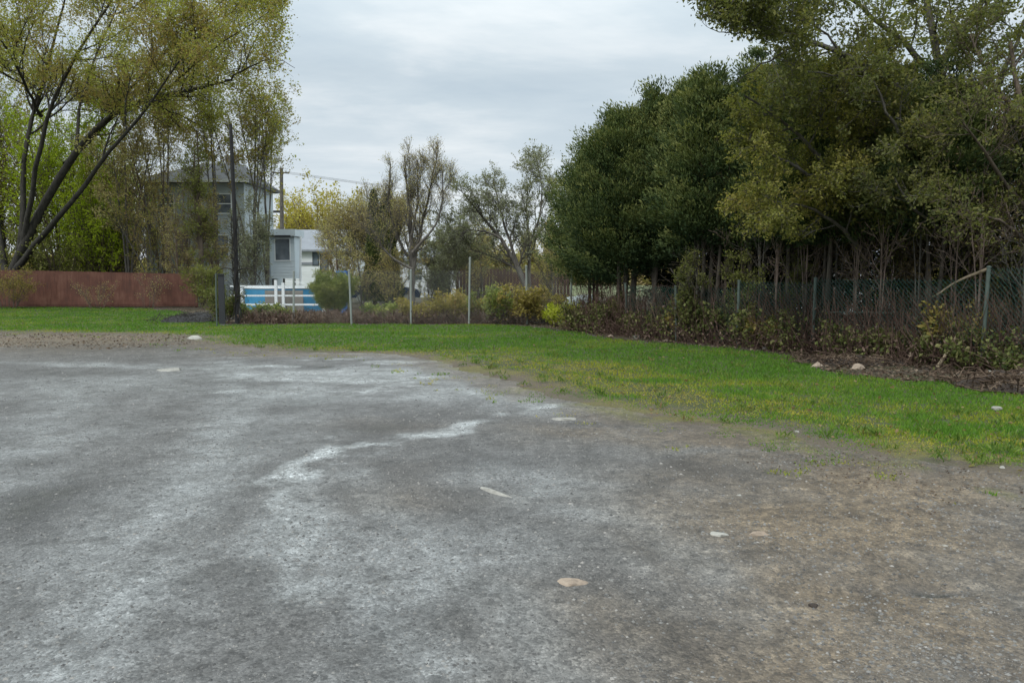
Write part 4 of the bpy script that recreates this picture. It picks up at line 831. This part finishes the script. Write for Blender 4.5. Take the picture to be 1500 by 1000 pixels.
# ------------------------------------------------------------------ chain link fences
def wires(p, q, h, r, z0=.05, step=.09):
    """diamond mesh between two ground points"""
    p = np.array(p, float); q = np.array(q, float); L = np.linalg.norm(q-p); d = (q-p)/L; out = []
    for sgn in (1, -1):
        for s in np.arange(-h, L+h, step):
            a = s; b = s+sgn*h; z = [0., h]
            pts = []
            for (u, zz) in ((a, 0.), (b, h)):
                pts.append([u, zz])
            (u0, z0_), (u1, z1_) = pts
            lo, hi = 0., 1.
            du = u1-u0
            t0 = (0-u0)/du; t1 = (L-u0)/du
            if t0 > t1: t0, t1 = t1, t0
            lo = max(lo, t0); hi = min(hi, t1)
            if hi-lo < .02: continue
            out.append([np.r_[p+d*(u0+du*lo), z0+h*lo], np.r_[p+d*(u0+du*hi), z0+h*hi]])
    P = np.array(out); return P, np.full(P.shape[:2], r)
def chain_fence(label, posts, mpost, mwire, r_post, rail=True, r=.0016, step=.09, gap_rail=(), cat='fence', tops=None, group=None):
    base = posts[0]; t = thing('chain_link_fence', (base[0], base[1], 0), label, cat, group)
    o3 = np.array([base[0], base[1], 0])
    for (x, y, h) in posts:
        lx, ly = .05*math.sin(x*7.3), .04*math.cos(y*5.1); mb = MB().tubes([[(x, y, -.1), (x+lx*.5, y+ly*.5, h*.5), (x+lx, y+ly, h)]], [[r_post]*3], 10)
        mb.tubes([[(x+lx, y+ly, h), (x+lx, y+ly, h+.02), (x+lx, y+ly, h+.035)]], [[r_post*1.25, r_post*1.2, .004]], 10)
        shift(mb, o3).build('post', mpost, t, smooth=False)
    me = MB()
    for a, b_ in zip(posts[:-1], posts[1:]):
        hh = min(a[2], b_[2])-.06; P, Rr = wires(a[:2], b_[:2], hh, r, step=step); me.tubes(P, Rr, 3)
    shift(me, o3).build('wire_mesh', mwire, t)
    if rail:
        rl = MB()
        for i, (a, b_) in enumerate(zip(posts[:-1], posts[1:])):
            if i in gap_rail: continue
            rl.tubes([[(a[0], a[1], a[2]-.04), ((a[0]+b_[0])/2, (a[1]+b_[1])/2, (a[2]+b_[2])/2-.055), (b_[0], b_[1], b_[2]-.04)]], [[.012]*3], 5)
        shift(rl, o3).build('top_rail', mwire, t)
    return t
def post(pxx, yb, yt):
    c = gp(pxx, yb); return (c[0], c[1], at(pxx, yt, c[1])[2])
chain_fence('long grey chain link fence with pale posts between the black pole and the cedars', [post(350, 474, 402), post(430, 474, 398), post(515, 475, 396), post(602, 475, 396), post(687, 475, 378), post(772, 475, 390), post(835, 478, 398)], M['fence_grey'], M['wire'], .036, rail=False)
chain_fence('green wire fence with grey posts in front of the cedar hedge', [post(918, 490, 416), post(991, 499, 420), post(1080, 507, 412), post(1190, 516, 408), post(1437, 541, 392), post(1640, 566, 385)], M['post_green'], M['fence_green'], .034, rail=False, r=.003, step=.085)
# bar of the green fence seen in the photo
mb = MB(); a = at(1212, 457, 15.9); b_ = at(1300, 458, 15.0); mb.tubes([[a, (a+b_)/2, b_]], [[.012]*3], 6)
tag(mb.build('loose_rail', M['post_green']), 'loose horizontal grey rail hanging on the green wire fence above the rubble', 'rail')
# diagonal pale branch
mb = MB(); mb.tubes([resamp([at(1372, 432, 14.0), at(1400, 412, 13.9), at(1446, 394, 13.5)], 8)], [np.linspace(.014, .03, 8)], 7)
tag(mb.build('fallen_branch', M['stick_pale']), 'pale broken branch leaning diagonally against the near fence post', 'branch')
mb = MB(); mb.tubes([resamp([at(1372, 560, 13.2)*[1, 1, 0]+[0, 0, 0.02], at(1385, 520, 13.2), at(1402, 490, 13.5)], 8)], [np.linspace(.03, .018, 8)], 7)
mb.tubes([resamp([at(1388, 515, 13.3), at(1410, 498, 13.4), at(1440, 488, 13.4)], 6)], [np.linspace(.015, .008, 6)], 6)
tag(mb.build('fallen_branch', M['stick_pale']), 'brown forked stick standing in the weeds left of the near fence post', 'branch')
mb = MB(); mb.tubes([resamp([at(982, 393, 19.3), at(1000, 420, 19.2), at(1018, 446, 19.0)], 8)], [np.linspace(.012, .02, 8)], 6)
tag(mb.build('fallen_branch', M['bark_grey']), 'thin grey branch slanting down behind the left part of the green fence', 'branch')

# ------------------------------------------------------------------ heaps
def heap(name, label, c, w, d, h, seed, mat, sticks=40, dmat=None, cat='heap'):
    t = thing(name, (c[0], c[1], 0), label, cat); n = 40; rg = np.random.default_rng(seed)
    u = np.linspace(-1, 1, n); X, Y = np.meshgrid(u, u); r = np.hypot(X, Y)
    Z = h*np.clip(1-r**2, 0, 1)**.8*(.55+.9*fbm(X*3+seed, Y*3, seed))-.03
    ii = np.arange(n*n).reshape(n, n); q = np.stack([ii[:-1, :-1], ii[:-1, 1:], ii[1:, 1:], ii[1:, :-1]], -1).reshape(-1, 4)
    MB().add(np.stack([X*w/2, Y*d/2, Z], -1), q).build('soil_mound', mat, t)
    st = MB(); a = rg.random((sticks, 3))*[w, d, h]-[w/2, d/2, -.02]; a[:, 2] *= .8; dr = rnd_unit(sticks, rg)*[1, 1, .6]*(.15+.4*rg.random((sticks, 1)))
    st.tubes(np.stack([a-dr*.5, a+rg.normal(size=a.shape)*.04, a+dr*.5], 1), np.full((sticks, 3), .008), 4, 0, np.repeat(.6*rg.random(sticks), 12))
    lf = rg.random((14000, 3))*[w, d, h*.9]-[w/2, d/2, 0]; leaves(st, lf[(np.hypot(lf[:, 0]/w*2, lf[:, 1]/d*2) < 1-lf[:, 2]/h*.7)], .055, rg, 0, flat=.5)
    tag(st.build('debris', dmat or M['litter'], t), kind='stuff'); return t
c = gp(290, 469); heap('soil_heap', 'black heap of soil and branches at the foot of the black pole', c, 2.4, 3.6, .28, 3, M['blackwood'], 260, M['bark_dark'])
c = gp(1260, 535); heap('rubble_heap', 'brown heap of leaves and rubble under the green wire fence', (c[0]+.2, c[1]+.5), 2.6, 1.3, .13, 4, M['soil'], 160)
c = gp(1490, 575); heap('rubble_heap', 'dark heap of branches at the right edge beyond the grass', (c[0]+.2, c[1]+.5), 1.6, 1.4, .22, 6, M['soil'], 160)

# ------------------------------------------------------------------ red-brown fence on the left
FY = 39.2
t = thing('board_fence', (0, FY, 0), 'long red-brown painted board fence at the back of the left lawn', 'fence'); t.location = (at(-260, 0, FY)[0], FY, 0); o3 = np.array(t.location)
x0 = at(-260, 400, FY)[0]; x1 = at(288, 400, FY)[0]; mb = MB(); n = int((x1-x0)/.19)
for i in range(n):
    xa = x0+i*(x1-x0)/n; zt = 2.03-.42*(i/n)**1.6*.75+.006*math.sin(i*7.7)
    mb.box(xa, xa+(x1-x0)/n-.003, FY-.002*(i % 3), FY+.025, .06, zt)
shift(mb, o3).build('boards', M['rust_fence'], t)
for i in range(0, 9):
    xp = x0+.1+(x1-x0-.2)*i/8
    shift(MB().box(xp-.06, xp+.06, FY+.05, FY+.16, -.05, 1.95-.3*(i/8)**1.6), o3).build('post', M['rust_fence'], t)
mb = MB().bar((x0, FY-.012, .22), (x1, FY-.012, .22), .03, .16); shift(mb, o3).build('bottom_rail', M['rust_fence'], t)
# brown board fence far right of centre
FY2 = 42.; xa0 = at(668, 400, FY2)[0]; xb0 = at(835, 400, FY2)[0]
t = thing('board_fence', (xa0, FY2, 0), 'dark brown board fence behind the bushes left of the cedars', 'fence'); o3 = np.array([xa0, FY2, 0]); mb = MB(); n = 34
for i in range(n):
    xa = xa0+i*(xb0-xa0)/n; mb.box(xa, xa+(xb0-xa0)/n-.02, FY2, FY2+.02, .05, 2.2-.018*i+.05*math.sin(i*9.1))
shift(mb, o3).build('boards', M['brown_fence'], t)
for z in (.5, 1.6): shift(MB().box(xa0, xb0, FY2+.03, FY2+.08, z, z+.1), o3).build('rail', M['brown_fence'], t)

# ------------------------------------------------------------------ poles
c = gp(331, 475); c = (at(333, 0, 25.5)[0], 25.5); H = at(333, 182, 25.5)[2]
t = thing('black_pole', (c[0], c[1], 0), 'tall black wooden pole with dead vine at the right end of the left lawn', 'pole')
MB().tubes([resamp([(0, 0, -.1), (.03, 0, H*.5), (-.02, 0, H)], 10)], [np.linspace(.082, .055, 10)], 10).build('shaft', M['blackwood'], t)
rg = np.random.default_rng(77); vi = MB(); hs = np.linspace(.2, 3.6, 60)
for k in range(4):
    a = hs*2.1+k*1.6; rr_ = .12+.03*np.sin(hs*3+k); vi.tubes([np.stack([np.cos(a)*rr_, np.sin(a)*rr_, hs], 1)], [np.full(60, .016)], 5)
P0 = np.array([[[0, 0, .2+i*.12], [0.02, 0, .5+i*.12], [0, 0, .8+i*.12]] for i in range(24)]); g1, r1 = grow(P0, np.full((24, 3), .03), 6, 6, .5, 60, rg, trop=(0, 0, .05), rr=.35)
vi.tubes(g1, np.maximum(r1, .005), 4)
for s in (-1, 1): vi.tubes([resamp([(0, 0, 1.75), (s*.35, .05, 1.95), (s*.7, 0, 1.75), (s*.85, .1, 1.3)], 10)], [np.linspace(.025, .012, 10)], 5)
vi.build('dead_vine', M['bark_dark'], t)
shrub('weed_bush', 'brown and green weeds around the foot of the black pole', gp(327, 474)[:2], 1.5, 1.1, 470, M['leaf_weed_dark'], M['dry_stem'], 16, 6, 4, 6, .08, group=G6, r=.008)
c2 = gp(318, 478); t = thing('dark_gate', (c2[0], c2[1], 0), 'narrow dark panel gate with grey post left of the black pole', 'gate')
MB().box(.08, .27, -.02, .03, .08, 1.65).build('panel', M['trim_dark'], t)
MB().tubes([[(0, 0, -.1), (0, 0, .8), (.02, 0, 1.7)]], [[.024]*3], 10).build('post', M['post_green'], t)
MB().bar((.06, -.04, 1.67), (.29, -.04, 1.67), .04).build('top_rail', M['trim_dark'], t)
YU = 78; c = at(414, 405, YU); H = at(416, 246, YU)[2]
t = thing('utility_pole', (c[0], c[1], 0), 'slim grey utility pole rising behind the small enclosed porch', 'utility pole')
MB().tubes([[(0, 0, -.1), (.05, 0, H*.5), (.15, 0, H)]], [[.24, .2, .17]], 10).build('shaft', M['bark_grey'], t)
z = at(405, 310, YU)[2]; MB().bar((-1.1, 0, z), (.1, 0, z), .22).build('bracket', M['trim_dark'], t)
MB().bar((-.75, -.12, H-.5), (.95, -.12, H-.5), .12).build('crossarm', M['bark_grey'], t)
for k, (xa, dz) in enumerate(((-.6, 0), (.1, 0), (.8, 0))):
    st = np.array([c[0]+xa, YU-.1, H-.4]); en = np.array([60+k*.5, 150, 13.]); s = np.linspace(0, 1, 16)
    P = st[None]*(1-s[:, None])+en[None]*s[:, None]; P[:, 2] -= 4*1.6*s*(1-s)
    tag(MB().tubes([P], [np.full(16, .012)], 4).build('overhead_wire', M['rubber']), ['lowest thin overhead wire running right from the utility pole', 'middle thin overhead wire running right from the utility pole', 'outer thin overhead wire running right from the utility pole'][k], 'wire', 'overhead wires')

# ------------------------------------------------------------------ buildings
def window(parent, x0, x1, z0, z1, y, fr='white', bars=1):
    """y = front face of the wall; frame with its pane"""
    w = .07; f = MB(); f.box(x0-w, x1+w, y-.05, y+.02, z1, z1+w).box(x0-w, x1+w, y-.07, y+.02, z0-w, z0).box(x0-w, x0, y-.05, y+.02, z0, z1).box(x1, x1+w, y-.05, y+.02, z0, z1)
    zc = (z0+z1)/2
    if bars: f.box(x0, x1, y-.048, y-.034, zc-.03, zc+.03)
    o = f.build('window', M[fr], parent); MB().box(x0, x1, y-.032, y+.015, z0, z1).build('pane', M['glass'], o); return o
def siding(mb, x0, x1, y, z0, z1, st=.16, m=0):
    z = z0
    while z < z1-.01:
        zz = min(z+st, z1); mb.add([(x0, y-.022, z), (x1, y-.022, z), (x1, y-.004, zz), (x0, y-.004, zz)], [(0, 1, 2, 3)], m)
        mb.add([(x0, y-.022, z), (x0, y, z), (x1, y, z), (x1, y-.022, z)], [(0, 1, 2, 3)], m); z += st
def hip(mb, x0, x1, y0, y1, z, zr, ov=.4, ridge=.35, m=0, rx=None):
    x0 -= ov; x1 += ov; y0 -= ov; y1 += ov; yc = (y0+y1)/2; xm = (x0+x1)/2 if rx is None else rx; rl = (x1-x0)*ridge/2
    v = [(x0, y0, z), (x1, y0, z), (x1, y1, z), (x0, y1, z), (xm-rl, yc, zr), (xm+rl, yc, zr)]
    mb.add(v, [(0, 1, 5, 4), (2, 3, 4, 5)], m); mb.add(v, [(1, 2, 5), (3, 0, 4)], m)
    mb.box(x0, x1, y0, y1, z-.2, z-.02, m)
HY = 50.
xa = at(200, 0, HY)[0]; xb = at(392, 0, HY+6)[0]; ze = at(300, 268, HY)[2]; zr = at(300, 240, HY+3)[2]
t = thing('grey_house', ((xa+xb)/2, HY, 0), 'two-storey blue-grey house with dark hip roof behind the budding trees', 'house'); o3 = np.array(t.location); cxh = t.location[0]
mb = MB().box(xa, xb, HY, HY+6, -.1, ze); siding(mb, xa, xb, HY, .4, ze-.2); shift(mb, o3).build('wall', M['house_grey'], t)
mb = MB(); hip(mb, xa, xb, HY, HY+6, ze+.2, zr, rx=at(292, 0, HY)[0]); rf = shift(mb, o3).build('roof', M['roof_dark'], t)
x = at(303, 0, HY)[0]; shift(MB().box(x-.35, x+.35, HY+3.2, HY+4, ze, zr+.6), o3).build('chimney', M['brick'], rf)
shift(MB().box(xa-.45, xb+.45, HY-.47, HY-.41, ze, ze+.2), o3).build('fascia', M['siding_white'], t)
for (p0, p1, q0, q1) in ((232, 254, 285, 312), (258, 276, 340, 378), (318, 338, 285, 312), (312, 334, 345, 378)):
    A = at(p0, q1, HY); B = at(p1, q0, HY); window(t, A[0]-cxh, B[0]-cxh, A[2], B[2], 0)
# enclosed porch on posts, part of the house
PY = 52.
A = at(397, 408, PY); B = at(431, 346, PY); po = MB().box(A[0], B[0], PY, PY+1.6, A[2], B[2]); po.box(xb+.003, A[0]-.003, PY+.6, PY+2.6, 0, B[2]-.3); siding(po, A[0], B[0], PY, A[2], B[2], .2)
po = shift(po, o3).build('porch', M['porch_grey'], t)
w = at(404, 381, PY); w2 = at(424, 350, PY)
window(po, w[0]-cxh, w2[0]-cxh, w[2], w2[2], PY-HY, bars=0)
C0 = at(386, 346, PY); C1 = at(434, 336, PY)
shift(MB().box(C0[0], C1[0], PY-.35, PY+1.9, C0[2]+.004, C1[2]), o3).build('porch_roof', M['porch_grey'], po)
shift(MB().box(C0[0]+.05, C1[0]-.3, PY-.4, PY-.352, C0[2]-.08, C0[2]+.05), o3).build('gutter', M['trim_dark'], po)
for xx in (A[0]+.1, (A[0]+B[0])/2, B[0]-.1): shift(MB().box(xx-.06, xx+.06, PY+.1, PY+.22, -.05, A[2]-.003), o3).build('porch_post', M['trim_dark'], po)
x = at(431, 0, PY)[0]; shift(MB().tubes([[(x, PY-.12, 0), (x, PY-.12, 1.5), (x+.1, PY-.12, B[2])]], [[.07]*3], 8), o3).build('downpipe', M['white'], po)
# grey-roofed white house
GY = 72.; A = at(436, 425, GY); B = at(520, 366, GY); R0 = at(440, 339, GY+4)
t = thing('white_house', (A[0], GY, 0), 'low white house with plain grey gable roof right of the porch', 'house'); o3 = np.array(t.location)
mb = MB().box(A[0]-3, B[0], GY, GY+9, -.1, B[2]); siding(mb, A[0]-3, B[0], GY, .3, B[2]-.1, .25); shift(mb, o3).build('wall', M['siding_white'], t)
mb = MB(); e = .5; x_0 = A[0]-3.4; x_1 = B[0]+.4; zr = R0[2]+.2; ze = B[2]
mb.add([(x_0, GY-e, ze), (x_1, GY-e, ze), (x_1, GY+4.5, zr), (x_0, GY+4.5, zr), (x_0, GY+9+e, ze), (x_1, GY+9+e, ze), (x_0, GY-e, ze-.18), (x_1, GY-e, ze-.18)], [(0, 1, 2, 3), (3, 2, 5, 4), (6, 7, 1, 0)])
mb.add([(x_0+.4, GY, ze), (x_0+.4, GY+9, ze), (x_0+.4, GY+4.5, zr-.1), (x_1-.4, GY, ze), (x_1-.4, GY+9, ze), (x_1-.4, GY+4.5, zr-.1)], [(0, 1, 2), (3, 5, 4)])
shift(mb, o3).build('roof', M['roof_grey'], t)
for (p0, p1, q0, q1) in ((459, 466, 370, 388), (470, 480, 372, 398)):
    a_ = at(p0, q1, GY); b_ = at(p1, q0, GY); window(t, a_[0]-A[0], b_[0]-A[0], a_[2], b_[2], 0, 'trim_dark', 0)
a_ = at(437, 388, GY); b_ = at(458, 386, GY); shift(MB().box(a_[0], b_[0], GY-.1, GY-.03, a_[2], a_[2]+.25), o3).build('ledge', M['roof_grey'], t)
# pale garage in the gap
GY = 58.; A = at(578, 430, GY); B = at(668, 382, GY)
t = thing('pale_garage', (A[0], GY, 0), 'white garage wall seen through the branches behind the tall bare tree', 'garage'); o3 = np.array(t.location)
mb = MB().box(A[0], B[0], GY, GY+6, -.1, B[2]); siding(mb, A[0], B[0], GY, .2, B[2]-.1, .2); shift(mb, o3).build('wall', M['siding_white'], t)
mb = MB(); hip(mb, A[0], B[0], GY, GY+6, B[2]+.2, B[2]+1.1, .3, .6); shift(mb, o3).build('roof', M['roof_grey'], t)
a_ = at(640, 428, GY); b_ = at(660, 396, GY); dd = shift(MB().box(a_[0], b_[0], GY-.06, GY-.024, 0, b_[2]), o3).build('door', M['trim_dark'], t)
MB().box(a_[0]-A[0]+.15, a_[0]-A[0]+.25, -.11, -.062, .9, 1.0).build('handle', M['fence_grey'], dd)
a_ = at(598, 410, GY); b_ = at(618, 396, GY); window(t, a_[0]-A[0], b_[0]-A[0], a_[2], b_[2], 0)
# building glimpsed through the hedge
GY = 32.; A = at(1195, 430, GY); B = at(1330, 392, GY)
t = thing('white_shed', (A[0], GY, 0), 'pale shed glimpsed through the stems right of the tall fence post', 'shed'); o3 = np.array(t.location)
mb = MB().box(A[0], B[0], GY, GY+3, -.1, B[2]); siding(mb, A[0], B[0], GY, .2, B[2]-.1, .2); shift(mb, o3).build('wall', M['siding_white'], t)
mb = MB(); hip(mb, A[0], B[0], GY, GY+3, B[2]+.2, B[2]+1., .25, .6); shift(mb, o3).build('roof', M['roof_grey'], t)

# ------------------------------------------------------------------ pool with white railing
DY = 34.; A = at(338, 447, DY); B = at(466, 415, DY); z_b, z_m, z_t = at(0, 446, DY)[2], at(0, 433, DY)[2], at(0, 419, DY)[2]
t = thing('pool_railing', (A[0], DY, 0), 'white metal pool railing with two rails behind the chain link fence', 'railing'); o3 = np.array(t.location)
for nm, z, w in (('top_rail', z_t, .06), ('middle_rail', z_m, .07), ('bottom_rail', z_b, .08)):
    shift(MB().bar((A[0], DY, z), (B[0], DY, z), .05, w), o3).build(nm, M['white'], t)
for p_, zt in ((341, 421), (393, 410), (404, 414), (465, 415)):
    x = at(p_, 0, DY)[0]; shift(MB().box(x-.06, x+.06, DY-.05, DY+.05, -.05, at(0, zt, DY)[2]), o3).build('post', M['white'], t)
shift(MB().bar((at(405, 0, DY)[0], DY+.3, z_t+.25), (at(435, 0, DY)[0], DY+.3, z_t+.12), .05, .05), o3).build('handrail', M['white'], t)
t = thing('swimming_pool', ((A[0]+B[0])/2, DY+3., 0), 'blue above-ground swimming pool behind the white railing', 'pool')
th = np.linspace(0, 2*math.pi, 49); rw = 2.25; zt = z_t-.12
V = np.array([(rw*math.cos(a), rw*math.sin(a), z) for z in (-.05, zt) for a in th]); q = [(i, i+1, 49+i+1, 49+i) for i in range(48)]
MB().add(V, q).build('pool_wall', M['pool_blue'], t, smooth=True)
MB().tubes([[(rw*math.cos(a), rw*math.sin(a), zt+.02) for a in th]], [np.full(49, .05)], 6).build('rim', M['white'], t)
m, nt, b = newmat('pool_water'); b.inputs['Base Color'].default_value = (.03, .12, .16, 1); b.inputs['Roughness'].default_value = .05; bump(nt, b, noise(nt, geo_pos(nt), 4), .2, .02)
V = [(0, 0, zt-.15)]+[(rw*.98*math.cos(a), rw*.98*math.sin(a), zt-.15) for a in th[:-1]]
MB().add(V, [(0, 1+i, 1+(i+1) % 48) for i in range(48)]).build('water', m, t)
c = at(402, 0, 34.4); mb = MB()
for k in range(4): mb.box(-.45, .45, .1+k*.22, .34+k*.22, .0, .2+.2*k)
t = thing('pool_steps', (c[0]+.35, 34.3, 0), 'brownish wooden steps in front of the middle of the pool', 'steps'); mb.build('treads', M['bark_brown'], t)
MB().box(-1.1, .62, .02, .06, .05, z_t-.2).build('panel', M['brick'], t)
# blue tarp-covered thing
c = at(494, 0, 33); t = thing('blue_bin', (c[0], 33, 0), 'bright blue plastic bin showing above the green garden shrub', 'bin')
z = at(0, 396, 33)[2]
MB().add([(-.22, -.22, 0), (.22, -.22, 0), (.22, .22, 0), (-.22, .22, 0), (-.3, -.3, z), (.3, -.3, z), (.3, .3, z), (-.3, .3, z)], [(0, 1, 5, 4), (1, 2, 6, 5), (2, 3, 7, 6), (3, 0, 4, 7), (3, 2, 1, 0)]).build('body', M['blue_plastic'], t)
MB().box(-.33, .33, -.34, .33, z+.003, z+.07).bar((-.25, -.36, z+.02), (.25, -.36, z+.02), .04).build('lid', M['blue_plastic'], t); t.scale = (.65, .65, .95)
# parked car
def car(label, c, rz, mat):
    t = thing('parked_car', c, label, 'car', rz=rz)
    prof = [(-2.2, .35), (-2.25, .75), (-2.0, .95), (-1.55, 1.02), (-.9, 1.42), (.55, 1.45), (1.25, 1.0), (2.05, .85), (2.25, .6), (2.2, .35)]
    n = len(prof); V = []
    for y in (-.85, -.78, .78, .85):
        for (x, z) in prof: V.append((x*(1 if abs(y) < .8 else .97), y*(1-.18*max(0, z-1.0)/.45), z if abs(y) < .8 else min(z, 1.38)))
    q = [(k*n+i, k*n+i+1, (k+1)*n+i+1, (k+1)*n+i) for k in range(3) for i in range(n-1)]
    mb = MB().add(V, q)
    for k in (0, 3): mb.add([V[k*n+i] for i in (0, 1, 2, 3, 6, 7, 8, 9)], [(0, 1, 2, 3), (0, 3, 4, 7), (4, 5, 6, 7)])
    mb.build('body', mat, t, smooth=False)
    for s in (-1, 1):
        MB().add([(-1.4, s*.83, 1.02), (-.85, s*.75, 1.36), (.5, s*.75, 1.38), (1.1, s*.83, 1.02)], [(0, 1, 2, 3)]).build('side_window', M['glass'], t)
        for x in (-1.35, 1.4):
            th = np.linspace(0, 6.283, 25); w_ = MB().tubes([[(x, s*.88, .33), (x, s*.80, .33), (x, s*.65, .33)]], [[.33, .34, .33]], 20).build('wheel', M['rubber'], t)
            MB().tubes([[(x, s*.89, .33), (x, s*.885, .33), (x, s*.86, .33)]], [[.01, .19, .2]], 16).build('rim', M['fence_grey'], w_)
        MB().box(2.2, 2.26, s*.75-.12, s*.75+.12, .58, .72).build('headlight', M['glass'], t)
    MB().add([(1.22, -.7, 1.03), (1.22, .7, 1.03), (.62, .62, 1.42), (.62, -.62, 1.42)], [(0, 1, 2, 3)]).build('windscreen', M['glass'], t)
    return t
c = at(555, 0, 46); car('dark blue parked car half hidden behind the garden trees', (c[0], 46, 0), .15, M['car_blue'])
#'dark car parked in front of the brown board fence', (c[0], 39.5, 0), 2.9, M['rubber'])
# white garden benches glimpsed under the dark car
G8 = 'white garden items behind the fence'
def bench(label, c, rz):
    t = thing('garden_bench', c, label, 'bench', G8, rz)
    mb = MB()
    for k in range(4): mb.box(-.6, .6, -.2+k*.11, -.11+k*.11, .42, .45)
    mb.build('seat', M['white'], t); mb = MB()
    for k in range(3): mb.box(-.6, .6, .24, .27, .52+k*.12, .61+k*.12)
    mb.build('backrest', M['white'], t)
    for x in (-.55, .55):
        for y in (-.17, .22): MB().box(x-.03, x+.03, y-.03, y+.03, -.02, .415).build('leg', M['white'], t)
    return t
c = at(533, 0, 40); bench('small white garden bench below the left half of the dark blue car', (c[0], 40, 0), .1).scale = (.6, .6, .75)
#'white garden bench left of the trunk of the tall bare tree', (c[0], 40, 0), -.2)
# pale tarp-covered boat / trailer
A = gp(830, 475); t = thing('covered_trailer', (at(852, 0, 26.5)[0], 26.5, 0), 'pale grey tarp-covered load slanting up to the cedars behind the lime bush', 'covered trailer')
n = 14; u = np.linspace(-1, 1, n); X, Y = np.meshgrid(u, u); Z = .55+(.38+.10*X)*(1-np.abs(Y)**4)*(1-np.abs(X)**8)+.03*np.sin(X*9+Y*4)
ii = np.arange(n*n).reshape(n, n); q = np.stack([ii[:-1, :-1], ii[:-1, 1:], ii[1:, 1:], ii[1:, :-1]], -1).reshape(-1, 4)
MB().add(np.stack([X*.62, Y*.9, Z], -1), q).box(-.6, .6, -.88, .88, .3, .56).build('tarp_cover', M['tarp'], t, smooth=False)
for s in (-1, 1):
    w_ = MB().tubes([[(s*.66, 0, .25), (s*.6, 0, .25), (s*.5, 0, .25)]], [[.25, .26, .25]], 16).build('wheel', M['rubber'], t)

# ------------------------------------------------------------------ background horizon planting
rg = np.random.default_rng(9); n = 60000; X = rg.uniform(-170, 170, n); Yb = 150+rg.random(n)*12
top = 3.2+3.2*fbm(X*.06, X*0, 3)+1.5*fbm(X*.4, X*0, 4); Z = rg.random(n)*top; mb = MB()
leaves(mb, np.stack([X, Yb, Z], 1), 1.1, rg, 0, aspect=.6)
tag(mb.build('distant_woods', M['leaf_bud']), 'low hazy far-off line of brownish green trees on the horizon', 'woods', kind='stuff')

# ------------------------------------------------------------------ sky, sun, camera
w = bpy.data.worlds.new('World'); sc.world = w; w.use_nodes = True; nt = w.node_tree; L = nt.links; bg = nt.nodes['Background']
sky = nt.nodes.new('ShaderNodeTexSky'); sky.sky_type = 'NISHITA'; sky.sun_disc = False; EL, AZ = math.radians(46), math.radians(-140)
sky.sun_elevation = EL; sky.sun_rotation = AZ
tc = nt.nodes.new('ShaderNodeTexCoord'); sx = nt.nodes.new('ShaderNodeSeparateXYZ'); L.new(tc.outputs['Generated'], sx.inputs[0])
zz = math_(nt, 'MAXIMUM', sx.outputs[2], 0.0)
den = math_(nt, 'ADD', zz, .12); cb = nt.nodes.new('ShaderNodeCombineXYZ')
L.new(math_(nt, 'DIVIDE', sx.outputs[0], den), cb.inputs[0]); L.new(math_(nt, 'DIVIDE', sx.outputs[1], den), cb.inputs[1])
mp = nt.nodes.new('ShaderNodeMapping'); mp.inputs['Scale'].default_value = (.55, 1.0, 1); mp.inputs['Rotation'].default_value = (0, 0, .18); L.new(cb.outputs[0], mp.inputs[0])
n1 = noise(nt, mp.outputs[0], .9, 6, .55, .6); n2 = noise(nt, mp.outputs[0], 2.6, 5, .6, .3)
f = math_(nt, 'ADD', math_(nt, 'MULTIPLY', n1, .7), math_(nt, 'MULTIPLY', n2, .3))
cl = ramp(nt, f, [(.36, (.53, .635, .72)), (.5, (.64, .735, .80)), (.64, (.86, .915, .945))])
hz = ramp(nt, zz, [(0, (1, 1, 1)), (.10, (.45,)*3), (.22, (0, 0, 0))])
n3 = noise(nt, mp.outputs[0], .8, 4, .6)
cl = mix(nt, math_(nt, 'MULTIPLY', hz, math_(nt, 'ADD', math_(nt, 'MULTIPLY', n3, 1.6), -.1, True), True), cl, (.86, .90, .93))
ov = ramp(nt, zz, [(.25, (1, 1, 1)), (.9, (2.9, 2.78, 2.6))])           # overcast sky is brighter overhead
cl = mix(nt, 1, cl, ov, 'MULTIPLY')
cl = mix(nt, 1, cl, (10, 10, 10), 'MULTIPLY')
fin = mix(nt, .93, sky.outputs[0], cl); L.new(fin, bg.inputs[0]); bg.inputs[1].default_value = .1
ld = bpy.data.lights.new('sun', 'SUN'); ld.energy = 1.5; ld.angle = math.radians(14); ld.color = (1, .97, .92)
so = link(bpy.data.objects.new('sun', ld)); d = Vector((math.sin(AZ)*math.cos(EL), math.cos(AZ)*math.cos(EL), math.sin(EL)))
so.rotation_euler = d.to_track_quat('Z', 'Y').to_euler(); so.location = (0, 0, 30)
cd = bpy.data.cameras.new('camera'); cd.sensor_width = 36; cd.lens = F/1500*36; cd.clip_end = 4000; cd.clip_start = .05
co = link(bpy.data.objects.new('camera', cd)); co.location = (0, 0, CH); co.rotation_euler = (math.pi/2-PITCH, 0, 0); sc.camera = co
sc.view_settings.view_transform = 'Standard'; sc.view_settings.look = 'None'; sc.view_settings.exposure = 0
sc.cycles.max_bounces = 5; sc.cycles.diffuse_bounces = 3; sc.cycles.glossy_bounces = 2; sc.cycles.transmission_bounces = 3
